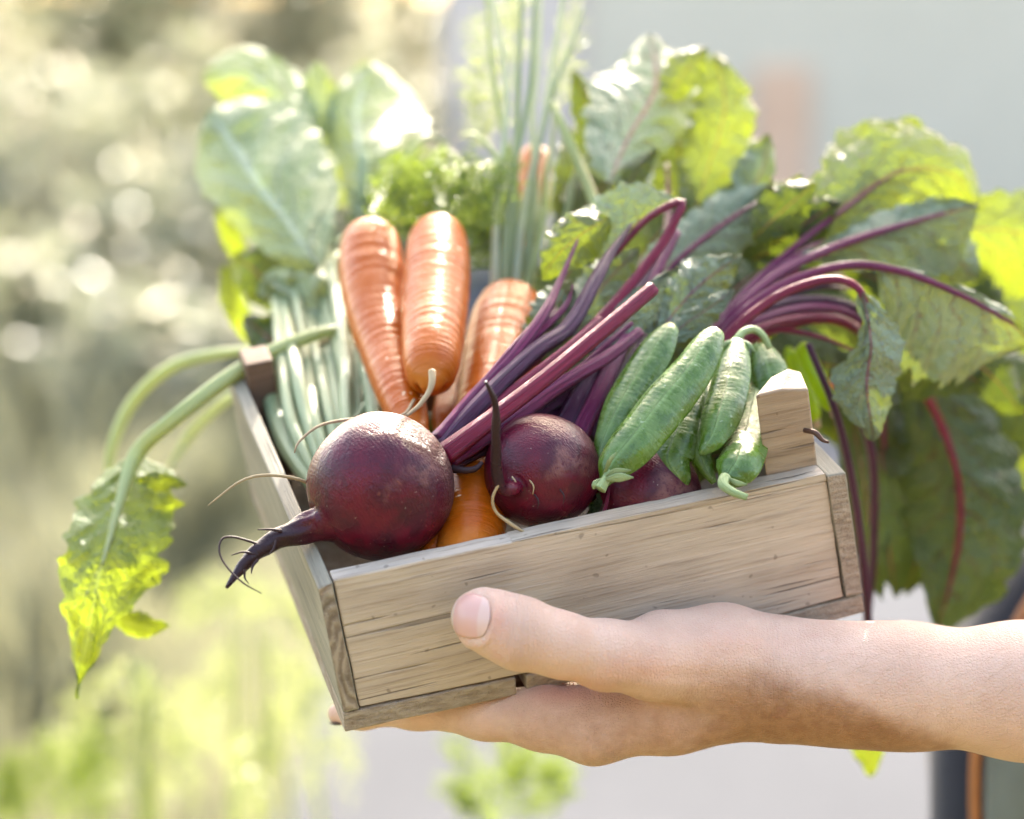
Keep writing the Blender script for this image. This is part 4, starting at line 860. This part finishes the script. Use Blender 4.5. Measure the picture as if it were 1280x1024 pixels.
for k in range(7):
    jz, jx = rs.uniform(-1.2, 1.6), rs.uniform(-7, 7)
    PS.append(([(384 + 15 * k + jx, 318 + 4 * (k % 3), 77 + jz), (400 + 14 * k - jx * .6, 430, 72.6 + jz), (408 + 13 * k + jx, 520, 68.6 + jz), (430 + 7 * k, 622, 65.4 + jz)], [6, 7 + k % 3, 7 + (k + 1) % 3, 6]))
for k in range(7):
    jx = rs.uniform(-6, 6); PS.append(([(338 + 15 * k + jx, 360 + 6 * (k % 2), 76 + rs.uniform(-1, 1)), (352 + 15 * k, 450, 71.6 + rs.uniform(-.6, .6)), (370 + 13 * k - jx, 530, 68.2), (402 + 9 * k, 612, 65.6)], [6, 8 + k % 2, 8, 6]))
for p_, r_ in PS: p_ = [(a, b, c - 1.6 * min(1, max(0, (b - 300) / 150))) for a, b, c in p_]; stalk(p_, r_, M['stalk_green'], gl, ribs=6, amp=.06, seg=16, n=40, name='stalk')
root([(432, 420, 71.4), (400, 430, 71.2), (384, 460, 71), (380, 500, 70.6)], [2.5, 3, 2.6, 1.5], M['root_pale'], gl)
root([(420, 640, 62.4), (398, 616, 60.4), (376, 600, 59.6), (334, 594, 59.4), (300, 602, 59.2), (260, 632, 59)], [2.4, 2.4, 2.3, 2.2, 1.8, .8], M['root_pale'], gl)

# a wilted leaf hanging out over the left side
wl0 = thing('drooping_leaf', 'wilted green leaf on a long stalk drooping out over the left side of the crate', 'leaf', to_world(P((430, 412, 71)))[0])
stalk([(440, 411, 71.4), (400, 417, 70.8), (340, 440, 70), (280, 476, 69), (220, 522, 68), (172, 566, 68.4), (150, 628, 67.3), (128, 706, 65.5)], [5, 7.5, 9, 10, 10, 10, 6, 2], M['stalk_lime'], wl0, ribs=4, amp=.06, n=60)
leaf([(166, 572, 69.4), (148, 636, 67.4), (124, 716, 65.6), (110, 796, 65.3), (98, 872, 65.8)], [22, 70, 72, 70, 44, 22, 8], [14, 42, 62, 60, 46, 26, 8], M['leaf_droop'], wl0, seed=80, cz=(.4, .4), tz=(.05, .1), ruf=.5, rfreq=10, serr=.07, puck=.14, n=70)
leaf([(170, 600, 67.4), (200, 602, 67.6), (234, 606, 68)], [3, 12, 3], [3, 13, 3], M['leaf_droop'], wl0, seed=81, n=24, m=6, cz=(.3, .3))
leaf([(140, 770, 67.6), (172, 782, 67.8), (212, 784, 68.2)], [10, 16, 6], [8, 18, 4], M['leaf_droop'], wl0, seed=82, n=24, m=6, cz=(.3, .6))
wl2 = thing('drooping_stalk', 'thin lime green stalk arching out behind the wilted leaf', 'stalk', to_world(P((320, 436, 75)))[0])
p_ = P([(350, 438, 75), (290, 440, 76), (220, 456, 77), (168, 500, 78), (140, 560, 78), (132, 640, 78)]); V, F, U = tube(p_, px([4, 6, 8, 8, 7, 2], 77), 40, 14); mesh('stem', V, F, M['stalk_lime'], wl2, uv=U)
stalk([(330, 470, 80), (280, 502, 82), (240, 540, 84), (208, 590, 84)], [4, 6, 6, 2], M['stalk_lime'], wl2, name='side_stem')

# ------------------------------------------------------------------ pea pods
def pod(label, pts, w, flat_dir, seed, flat=.62, stem=None, calyx=None):
    p = P(pts); o = thing('pea_pod', label, 'pea pod', to_world(p[0])[0], 'pea pods on top of the crate'); z = p[:, 2].mean()
    nb = 7
    def bm(V, U):
        th = U[:, 0] * 2 * math.pi
        ridge = .10 * np.exp(-((U[:, 0] - .25) * 26) ** 2) + .10 * np.exp(-((U[:, 0] - .75) * 26) ** 2)
        seam = .05 * np.exp(-((np.minimum(U[:, 0], 1 - U[:, 0])) * 20) ** 2)
        peas = .018 * np.sin(U[:, 1] * nb * 2 * math.pi) * np.abs(np.cos(th)) * np.sin(math.pi * U[:, 1])
        return ridge + peas + .015 * wav(V, seed, 2.4, 2)
    n0 = len(pts)
    V, F, U = tube(p, px(np.array(w) * .84, z), 90, 60, flat=flat, flat_dir=flat_dir, bump=bm)
    mesh('pod_shell', V, F, M['pea'], o, uv=U)
    if stem: root(stem[0], stem[1], M['pea_stem'], o, name='stem', seg=10)
    if calyx:
        for q in calyx:
            V, F, U = tube(P(q[0]), px(q[1], z), 14, 8, flat=.35); mesh('sepal', V, F, M['pea_stem'], o, uv=U)
    return o
fd = (-.25, .35, -.9)
pod('big plump pea pod in front with a leafy calyx at its lower end', [(891, 412, 62.0), (888, 424, 61.6), (868, 460, 60.9), (830, 508, 60.1), (795, 552, 59.4), (768, 582, 59.1), (757, 600, 59.1), (752, 610, 59.2)], [8, 20, 29, 34, 33, 24, 10, 4], fd, 71, .72,
    ([(762, 588, 58.9), (757, 600, 58.7), (750, 612, 58.6)], [5, 6, 8]),
    [([(756, 598, 58.7), (770, 590, 58.3), (789, 588, 58.2)], [2, 5, 1]), ([(756, 600, 58.6), (774, 597, 58.2), (792, 597, 58.2)], [2, 6, 1]), ([(752, 600, 58.8), (744, 606, 58.6), (742, 612, 58.6)], [3, 5, 1]), ([(756, 592, 58.8), (762, 576, 58.4), (770, 566, 58.4)], [2, 3, 1])])
pod('pale pea pod at the far left of the heap, behind the big plump one', [(838, 406, 63.6), (832, 418, 63.2), (812, 452, 62.6), (786, 494, 61.8), (764, 534, 61.0), (751, 566, 60.6), (746, 596, 60.6)], [8, 18, 27, 27, 19, 10, 4], fd, 72, .6)
pod('short pea pod pointing down between the big plump pod and the narrow pod', [(872, 480, 62.8), (862, 510, 62), (848, 548, 61.2), (838, 578, 60.7), (850, 600, 60.5), (853, 612, 60.6)], [14, 28, 32, 30, 16, 3], fd, 73, .6)
pod('narrow pea pod half hidden behind the pod with the curled stem', [(888, 470, 63.4), (880, 500, 62.4), (874, 535, 61.4), (874, 562, 60.9), (884, 588, 60.6), (893, 604, 60.5)], [10, 18, 19, 16, 9, 4], fd, 74, .6)
pod('pea pod with a curled stem at its top, beside the wooden post', [(920, 424, 63.4), (919, 438, 62.8), (914, 475, 61.8), (904, 514, 60.8), (892, 546, 60.1), (880, 562, 59.9), (874, 568, 59.9)], [8, 19, 27, 28, 19, 9, 3], fd, 75, .62,
    ([(920, 428, 63.2), (928, 416, 63.4), (942, 412, 63.6), (954, 420, 63.6), (962, 436, 63.6)], [6, 5, 5, 4.5, 4]),
    [([(922, 428, 63), (908, 430, 62.8), (898, 438, 62.6)], [3, 4, 1]), ([(924, 426, 63), (936, 432, 62.8), (944, 440, 62.6)], [3, 4, 1])])
pod('lowest pea pod with a cut stem resting on the front rail', [(948, 480, 64.2), (944, 510, 63.0), (936, 548, 61.2), (925, 578, 59.7), (914, 594, 59.3), (904, 604, 59.2)], [14, 25, 29, 31, 24, 8], fd, 76, .66,
    ([(906, 598, 58.8), (904, 606, 58.4), (916, 615, 58.2), (934, 622, 58.1)], [8, 6.5, 5.5, 4.5]),
    [([(910, 598, 58.7), (922, 604, 58.4), (934, 606, 58.4)], [2, 3.5, 1])])
pod('pea pod mostly hidden behind the wooden post', [(944, 432, 65), (954, 446, 64.4), (962, 470, 63.8), (968, 510, 63.2), (966, 550, 62.6)], [8, 20, 26, 26, 18], fd, 77, .62)

# lime chillies and a red radish in the shade behind the post
def chilli(label, pts, w):
    p = P(pts); o = thing('chilli_pepper', label, 'chilli', to_world(p[0])[0], 'lime chillies beside the post')
    V, F, U = tube(p, px(w, p[:, 2].mean()), 36, 20); mesh('fruit', V, F, M['chilli'], o, uv=U)
    root([(pts[-1][0], pts[-1][1] - 4, pts[-1][2]), (pts[-1][0] + 3, pts[-1][1] + 10, pts[-1][2])], [6, 4], M['root_pale'], o, name='stem', seg=8, n=8)
chilli('lime green chilli hanging clear of the post', [(1003, 430, 68), (1006, 440, 67.8), (1020, 470, 67.4), (1034, 500, 67.2), (1040, 512, 67.2)], [4, 11, 12, 11, 6])
chilli('lime green chilli partly covered by the wooden post', [(985, 436, 70), (992, 450, 69.6), (1006, 486, 69.4), (1016, 516, 69.2), (1019, 526, 69.2)], [4, 10, 11, 10, 5])
rd = thing('radish', 'small red radish glimpsed in the shade behind the chillies', 'radish', to_world(P((1046, 464, 72)))[0])
V, F, U = tube(P([(1040, 444, 72), (1041, 448, 72), (1044, 464, 72), (1046, 480, 72), (1047, 484, 72)]), px([3, 9, 14, 10, 3], 72), 24, 18); mesh('root_body', V, F, M['radish'], rd, uv=U)
V, F, U = tube(P([(1047, 482, 72), (1049, 496, 72), (1048, 508, 72)]), px([3, 1.6, .6], 72), 10, 8); mesh('root_tail', V, F, M['root_pale'], rd, uv=U)

# ------------------------------------------------------------------ the person: arm and hand as one surface, clothes
def sdf_cone(p, a, b, ra, rb):
    ba = b - a; L2 = ba @ ba
    h = np.clip(((p - a) @ ba) / L2, 0, 1)
    q = p - a - h[..., None] * ba
    return np.sqrt((q ** 2).sum(-1)) - (ra + (rb - ra) * h)
def smin(a, b, k):
    h = np.clip(k - np.abs(a - b), 0, None) / k
    return np.minimum(a, b) - h * h * k * .25
def surface_nets(D, lo, st):
    nx, ny, nz = D.shape; s = D < 0
    off = [(i, j, k) for i in (0, 1) for j in (0, 1) for k in (0, 1)]
    cs = sum(s[i:nx - 1 + i, j:ny - 1 + j, k:nz - 1 + k].astype(np.int8) for i, j, k in off)
    act = (cs > 0) & (cs < 8); idx = np.full(act.shape, -1, np.int64); ix = np.argwhere(act); idx[act] = np.arange(len(ix))
    pos = np.zeros((len(ix), 3)); cnt = np.zeros(len(ix))
    for a in range(8):
        for b in range(a + 1, 8):
            oa, ob = np.array(off[a]), np.array(off[b])
            if np.abs(oa - ob).sum() != 1: continue
            da = D[tuple((ix + oa).T)]; db = D[tuple((ix + ob).T)]; m_ = (da < 0) != (db < 0)
            tt = np.where(m_, da / np.where(m_, da - db, 1), 0)
            pos += np.where(m_[:, None], oa + tt[:, None] * (ob - oa), 0); cnt += m_
    V = lo + st * (ix + pos / cnt[:, None])
    F = []
    for ax in range(3):
        o1, o2 = [(1, 2), (2, 0), (0, 1)][ax]
        d = [0, 0, 0]; d[ax] = 1
        sl0 = tuple(slice(0, n - (1 if i == ax else 0)) for i, n in enumerate(D.shape)); sl1 = tuple(slice(1 if i == ax else 0, n) for i, n in enumerate(D.shape))
        ch = s[sl0] != s[sl1]; e = np.argwhere(ch); sg = s[sl0][ch]
        ok = (e[:, o1] > 0) & (e[:, o2] > 0) & (e[:, o1] < D.shape[o1] - 1) & (e[:, o2] < D.shape[o2] - 1); e = e[ok]; sg = sg[ok]
        def g(a, b):
            q = e.copy(); q[:, o1] -= a; q[:, o2] -= b; return idx[tuple(q.T)]
        quad = np.stack([g(1, 1), g(0, 1), g(0, 0), g(1, 0)], 1)
        quad[~sg] = quad[~sg][:, ::-1]; F.append(quad)
    return V, np.concatenate(F)

PR = []     # (a, b, ra, rb, k)
def chain(pts, k=.5):
    q = P([p[:3] for p in pts]); r = [p[3] for p in pts]
    for i in range(len(pts) - 1): PR.append((q[i], q[i + 1], r[i], r[i + 1], k))
# thumb
chain([(594, 771, 57.15, .70), (612, 777, 57.1, .86), (650, 792, 57.0, .98), (700, 806, 57.2, .88), (760, 820, 57.9, .98), (810, 826, 58.6, 1.12), (900, 834, 60.0, 1.40), (985, 852, 60.6, 1.55)], .45)
chain([(830, 806, 59.6, 1.0), (905, 815, 60.4, 1.25), (965, 835, 60.8, 1.3)], .8)            # thenar pad
# index finger, palm and the other fingers under the base
chain([(424, 892, 63.6, .36), (452, 889, 63.2, .50), (520, 885, 62.4, .60), (606, 891, 61.5, .76), (680, 898, 60.9, .92), (742, 906, 60.6, 1.12), (840, 886, 60.6, 1.3), (985, 852, 60.6, 1.6)], .5)
chain([(478, 868, 65.2, .62), (560, 862, 64.4, .78), (650, 878, 63.4, .88), (752, 898, 62.6, 1.15), (860, 878, 62.4, 1.4), (985, 850, 62.4, 1.6)], .5)
chain([(540, 842, 67.0, .62), (620, 848, 66.0, .78), (690, 862, 65.0, .88), (775, 886, 64.2, 1.12), (870, 868, 63.8, 1.3), (985, 850, 63.2, 1.55)], .5)
chain([(620, 838, 68.0, .55), (690, 844, 67.0, .7), (730, 852, 66.2, .78), (800, 872, 65.6, 1.0), (880, 862, 64.8, 1.2), (985, 850, 63.6, 1.5)], .5)
# forearm, two bones wide
chain([(985, 852, 60.6, 1.62), (1060, 856, 60.4, 1.70), (1130, 858, 60.3, 1.74), (1280, 864, 60.4, 1.93), (1480, 876, 61.2, 2.25), (1680, 890, 62.2, 3.0)], .9)
chain([(985, 850, 63.0, 1.5), (1130, 852, 63.2, 1.62), (1280, 860, 63.6, 1.85), (1480, 872, 64.4, 2.25), (1680, 890, 65, 3.0)], 1.2)
st_ = .062
lo = np.min([np.minimum(a - ra, b - rb) for a, b, ra, rb, k in PR], 0) - .4; hi = np.max([np.maximum(a + ra, b + rb) for a, b, ra, rb, k in PR], 0) + .4
hi[0] = P((1640, 880, 62))[0][0]
sh_ = np.ceil((hi - lo) / st_).astype(int)
D = np.full(sh_, 1.5, np.float32)
ax_ = [lo[i] + st_ * np.arange(sh_[i]) for i in range(3)]
for a, b, ra, rb, k in PR:
    m_ = max(ra, rb) + k + .35
    l_ = np.clip(np.floor((np.minimum(a, b) - m_ - lo) / st_), 0, sh_ - 1).astype(int); h_ = np.clip(np.ceil((np.maximum(a, b) + m_ - lo) / st_), 1, sh_).astype(int)
    if np.any(h_ <= l_): continue
    sl = tuple(slice(l_[i], h_[i]) for i in range(3))
    gx = np.stack(np.meshgrid(*[ax_[i][sl[i]] for i in range(3)], indexing='ij'), -1).astype(np.float32)
    d = sdf_cone(gx, a.astype(np.float32), b.astype(np.float32), ra, rb)
    D[sl] = smin(D[sl], d, k)
# the nail bed: a shallow seat in the thumb's back, and the folds over the thumb joint
T_c = P((588, 770, 56.5))[0]
HV, HF = surface_nets(D, lo, st_)
def hand_normals(V, F):
    n = np.zeros_like(V); a = np.cross(V[F[:, 2]] - V[F[:, 0]], V[F[:, 3]] - V[F[:, 1]])
    for c in range(4): np.add.at(n, F[:, c], a)
    return unit(n)
def smooth_mesh(V, F, it=4, lam=.5):
    E = np.concatenate([F[:, [0, 1]], F[:, [1, 2]], F[:, [2, 3]], F[:, [3, 0]]])
    deg = np.bincount(E.ravel(), minlength=len(V))[:, None]
    for i in range(it):
        for l in (lam, -lam * 1.03):
            s = np.zeros_like(V); np.add.at(s, E[:, 0], V[E[:, 1]]); np.add.at(s, E[:, 1], V[E[:, 0]])
            V = V + l * (s / deg - V)
    return V
HV = smooth_mesh(HV, HF, 6); HN = hand_normals(HV, HF)
if (HN * (HV - HV.mean(0))).sum() < 0: HF = HF[:, ::-1].copy(); HN = -HN
def frame_uv(V): return 640 + FPX * V[:, 0] / V[:, 2], 512 - FPX * V[:, 1] / V[:, 2]
hu, hv = frame_uv(HV)
# nail outline on the thumb: centre, axis, half sizes; seen surfaces only
NC = np.array([588.5, 770.0]); NA = unit(np.array([46.0, 6.0])); NB = np.array([-NA[1], NA[0]]); NR = (24.5, 28.5)
da = ((hu - NC[0]) * NA[0] + (hv - NC[1]) * NA[1]) / NR[0]; db = ((hu - NC[0]) * NB[0] + (hv - NC[1]) * NB[1]) / NR[1]
front = (HV[:, 2] < 57.25) & (hu < 700)
nd = (np.abs(da) ** 3 + np.abs(db) ** 2.6) ** (1 / 2.8)
seat = np.where(front & (hu < 660), np.clip((1.10 - nd) / .12, 0, 1), 0)
lip = np.where(front & (hu > 572) & (hu < 660), np.exp(-((nd - 1.27) / .13) ** 2), 0)
HV = HV + HN * (-.055 * seat + .045 * lip)[:, None]
# tendons, knuckle dents and skin folds
def dent(u, v, ru, rv, amt, zmax=62.0):
    global HV
    w = np.exp(-((hu - u) / ru) ** 2 - ((hv - v) / rv) ** 2) * (HV[:, 2] < zmax); HV = HV + HN * (amt * w)[:, None]
dent(660, 812, 26, 22, .03); dent(640, 770, 14, 20, -.012); dent(880, 868, 60, 16, -.06); dent(940, 880, 60, 26, .05); dent(790, 868, 40, 12, -.07); dent(742, 938, 22, 16, .06, 64); dent(795, 905, 30, 30, -.05, 64)
dent(1010, 800, 50, 14, -.04); dent(960, 775, 40, 12, .05); dent(1000, 905, 60, 20, -.03, 64)
for u_ in (636, 645, 655, 666): dent(u_, 786, 3.2, 26, -.018)
for u_, v_ in ((1000, 815), (1014, 820), (952, 905)): dent(u_, v_, 4, 30, -.016)
for u_, v_ in ((668, 902), (676, 904), (684, 906)): dent(u_, v_, 3.4, 22, -.016, 63)
dent(905, 800, 60, 14, .06); dent(870, 846, 70, 10, -.05); dent(700, 838, 40, 8, -.03)
mesh_hand_z = HV[:, 2]
pv = thing('person', 'person in navy shirt and grey apron reaching a bare forearm and hand under the crate', 'person', (to_world(P((1500, 900, 75)))[0][0], to_world(P((1500, 900, 84)))[0][1], 0))
hand = mesh('body', HV, HF, M['skin'], pv)
# pigment of the skin, plus shade painted along the lower hand: a brown patch with a ragged edge over the wrist and the back of the hand; reddish knuckle and web
thr = np.interp(hu, [420, 640, 730, 800, 880, 960, 1050, 1120, 1180, 1300], [912, 888, 862, 856, 846, 838, 872, 898, 920, 965])
wid = np.interp(hu, [420, 700, 880, 1000, 1100], [26, 26, 22, 14, 9])
tan_shade = 1 / (1 + np.exp(-((hv - thr) / wid)))
tan_shade *= np.interp(hu, [400, 600, 760, 860, 940, 1100, 1190, 1260], [.46, .50, .56, .66, .95, 1.0, .75, .0])
red = np.exp(-((hu - 705) / 50) ** 2 - ((hv - 862) / 18) ** 2) * .9 + np.exp(-((hu - 622) / 14) ** 2 - ((hv - 775) / 26) ** 2) * .6 + np.exp(-((hu - 810) / 60) ** 2 - ((hv - 835) / 20) ** 2) * .4 + np.exp(-((hu - 930) / 70) ** 2 - ((hv - 800) / 22) ** 2) * .25
crs = np.exp(-((hu - 650) / 26) ** 2) * (HV[:, 2] < 58.5) + .6 * np.exp(-((hu - 960) / 40) ** 2) + .5 * np.exp(-((hu - 760) / 40) ** 2)
for nm, arr in (('tan', tan_shade), ('red', red), ('crease', crs)):
    at = hand.data.attributes.new(nm, 'FLOAT', 'POINT')
    at.data.foreach_set('value', np.clip(arr, 0, 1).astype(np.float32))
# thumb nail: a curved plate laid on the seat
def hand_z(u, v):
    near = front & (np.abs(hu - u) < 6) & (np.abs(hv - v) < 6)
    if near.sum() < 3: return None
    w = np.exp(-((hu[near] - u) ** 2 + (hv[near] - v) ** 2) / 6.0); return (HV[near] * w[:, None]).sum(0) / w.sum(), unit((HN[near] * w[:, None]).sum(0))
gv = []; gu = []; NN = 22
for i in range(NN + 1):
    for j in range(NN + 1):
        a = -1 + 2 * i / NN; b = -1 + 2 * j / NN
        # squircle: rounder at the cuticle, squarer at the free edge
        aa = a * math.sqrt(max(0, 1 - .38 * b * b)); bb = b * math.sqrt(max(0, 1 - .36 * a * a))
        u, v = NC + NA * aa * NR[0] * .98 + NB * bb * NR[1] * .98
        h = hand_z(u, v)
        if h is None: h = (gv[-1], np.array([-.5, .3, -.8])) if gv else (T_c, np.array([0, 0, -1.0]))
        gv.append(h[0] + h[1] * (.030 - .018 * max(0, (a * a + b * b - .9)))); gu.append(((a + 1) / 2, (b + 1) / 2))
I = np.arange((NN + 1) ** 2).reshape(NN + 1, NN + 1); NF = np.stack([I[:-1, :-1], I[:-1, 1:], I[1:, 1:], I[1:, :-1]], -1).reshape(-1, 4)
nail = mesh('thumb_nail', np.array(gv), NF, M['nail'], pv, uv=gu)
sol = nail.modifiers.new('thickness', 'SOLIDIFY'); sol.thickness = .0004; sol.offset = 0
V, F, U = tube(P([(432, 903, 63.3), (422, 905, 63.4), (412, 904, 63.6)]), px([6, 7, 2], 63), 10, 8, flat=.3, flat_dir=(0, 1, .2)); mesh('finger_nail', V, F, M['root_dark'], pv, uv=U)

# clothes: an upright elliptical torso seen from its left side, apron wrapped over the near half
def shell(name, mat, z_levels, ang0, ang1, off, na=40, thick=None):
    V = []; U = []; n_ = len(z_levels)
    for i, (zc, cx, cyy, rx, ry) in enumerate(z_levels):
        for j in range(na + 1):
            a = math.radians(ang0 + (ang1 - ang0) * j / na)
            f = 1 + .018 * math.sin(6 * a + zc * 9) + .012 * math.sin(13 * a - zc * 14)
            V.append((cx - math.cos(a) * (rx * f + off), cyy - math.sin(a) * (ry * f + off), zc)); U.append((j / na, i / n_))
    k = na + 1; I = np.arange(n_ * k).reshape(n_, k)
    F = np.stack([I[:-1, :-1], I[:-1, 1:], I[1:, 1:], I[1:, :-1]], -1).reshape(-1, 4)
    o = mesh(name, np.array(V), F, mat, pv, world=True, uv=U)
    if thick:
        s = o.modifiers.new('thickness', 'SOLIDIFY'); s.thickness = thick; s.offset = 1
    return o
wz = lambda u, v, z: to_world(P((u, v, z)))[0]
e1_, e2_ = wz(1177, 1000, 84), wz(1236, 760, 84)
lev = []
for s in np.linspace(-.35, 1.7, 26):
    q = e1_ * (1 - s) + e2_ * s
    bul = .012 * math.sin(s * 2.2)
    lev.append((q[2], q[0] + .15 - bul, e1_[1] + .015, .15, .105))
shell('shirt', M['shirt'], lev, 0, 360, 0, 72)
shell('apron', M['apron'], [l for l in lev if l[0] < lev[18][0]], 24, 150, .004, 50, .002)
shell('apron_strap', M['leather'], lev, 20.5, 22.6, .0045, 8, .003)
leg_top = lev[0]
for dy in (-.05, .06):
    bag = Bag(); bag.add(tube(np.array([(leg_top[1], leg_top[2] + dy, leg_top[0] + .05), (leg_top[1] + .0, leg_top[2] + dy, .5), (leg_top[1] + .02, leg_top[2] + dy, .02)]), [.10, .075, .06], 20, 20)); bag.build('trouser_leg', M['trousers'], pv, world=True)
slv = Bag(); slv.add(tube(np.array([wz(1560, 880, 63), wz(1760, 884, 64), wz(1980, 840, 66), wz(2000, 560, 70), wz(1900, 200, 76)]), [.042, .05, .055, .06, .075], 40, 28)); slv.build('sleeve', M['shirt'], pv, world=True)

# ------------------------------------------------------------------ feathery plants growing behind and below
def feather_plant(label, x, y, z, sprays, mat, seed, spread=60, leaf_l=1.1):
    """x, y: foot on the ground; sprays: lists of (u, v) its feathery leaves run through at distance z"""
    o = thing('feathery_plant', label, 'plant', (x, y, 0), 'feathery herbs growing behind the crate')
    foot = (np.array([x, y, 0.0]) - CAMP) @ ROT * 100; bag = Bag(); r = np.random.default_rng(seed)
    for k, sp in enumerate(sprays):
        zz = z + r.uniform(-5, 5); tp = P((sp[0][0], sp[0][1], zz))[0]; md = foot * .4 + tp * .6 + np.array([r.uniform(-3, 3), 3, 4])
        bag.add(tube(np.array([foot, md, tp]), [.5, .35, .12], 24, 6))
        frond([(u, v, zz + .8 * q) for q, (u, v) in enumerate(sp)], mat, o, seed * 10 + k, spread * .8, 15, leaf_l * .8)
    bag.build('stem', M['stalk_lime'], o)
feather_plant('pale feathery herb below the drooping leaf', -.29, 1.2, 116, [[(165, 820), (200, 880), (235, 960), (245, 1040)], [(170, 830), (160, 900), (150, 980), (140, 1040)], [(190, 830), (250, 890), (300, 960), (330, 1040)], [(180, 820), (120, 860), (80, 930), (60, 1000)], [(200, 850), (215, 920), (200, 990), (190, 1040)]], 'frond_lime', 1, 44)
feather_plant('pale feathery herb between the drooping leaf and the corner of the crate', -.16, 1.4, 138, [[(320, 770), (360, 850), (380, 940), (390, 1030)], [(300, 790), (270, 850), (250, 900), (240, 960)], [(380, 840), (330, 930), (300, 1030), (290, 1060)], [(290, 770), (350, 750), (400, 790), (420, 840)], [(330, 800), (400, 870), (430, 950), (440, 1030)], [(340, 780), (290, 740), (240, 760), (220, 800)]], 'frond_lime', 2, 50)
feather_plant('bright green feathery herb directly below the fingers', .01, 1.05, 103, [[(600, 1040), (620, 980), (650, 940), (700, 915)], [(640, 1040), (650, 980), (640, 930), (610, 900)], [(680, 1040), (690, 990), (700, 950), (706, 920)], [(590, 1040), (580, 980), (570, 930), (560, 905)], [(650, 1040), (668, 1000), (690, 970), (730, 960)], [(630, 1040), (600, 1010), (580, 1000), (560, 1000)]], 'frond', 3, 44)
feather_plant('feathery herb low at the left edge', -.42, 1.8, 178, [[(60, 900), (70, 960), (80, 1040)], [(20, 930), (10, 980), (0, 1040)], [(110, 880), (120, 960), (130, 1040)]], 'frond', 4, 50)
# fine hairs on the forearm
rhh = np.random.default_rng(8)
cand = np.where((hu > 1010) & (hu < 1330) & (HN[:, 2] < .15))[0]; pick = rhh.choice(cand, 380, replace=False)
hvv = []; hff = []
for q, i_ in enumerate(pick):
    p0 = HV[i_]; nn = HN[i_]; d0 = unit(np.array([-.75, -.45, 0]) + rhh.normal(size=3) * .25); d0 = unit(d0 - nn * (d0 @ nn)); L = rhh.uniform(.25, .6); sd_ = np.cross(d0, nn) * .0032
    m_ = p0 + d0 * L * .55 + nn * L * .16; e_ = p0 + d0 * L + nn * L * .12
    hvv += [p0 - sd_, p0 + sd_, m_ + sd_ * .8, m_ - sd_ * .8, e_]; b_ = q * 5; hff += [(b_, b_ + 1, b_ + 2, b_ + 3), (b_ + 3, b_ + 2, b_ + 4)]
mesh('arm_hair', np.array(hvv), hff, M['hair'], pv, kind='stuff')

# small pieces that grow out of, or are fixed to, a part hang under that part
HOST = {'rootlet': 'root_body', 'root_tail': 'root_body', 'sepal': 'pod_shell', 'thumb_nail': 'body', 'finger_nail': 'body', 'arm_hair': 'body', 'wire_nail': 'corner_post'}
for o in list(COL.objects):
    k = o.name.split('.')[0]
    if o.parent is None or o.parent.type != 'EMPTY': continue
    sib = [c for c in o.parent.children if c is not o]
    if k in HOST:
        h = [c for c in sib if c.name.split('.')[0] == HOST[k]]
        if h: o.parent = h[0]
    elif k == 'end_grain':
        h = [c for c in sib if c.name.split('.')[0] == 'side_board']
        if h: o.parent = min(h, key=lambda c: abs(c.data.vertices[0].co.x - o.data.vertices[0].co.x))
    elif k == 'midrib':
        h = [c for c in sib if c.name.split('.')[0] == 'leaf']
        if h:
            m0 = o.data.vertices[len(o.data.vertices) // 2].co
            o.parent = min(h, key=lambda c: min((v.co - m0).length for v in list(c.data.vertices)[::9]))
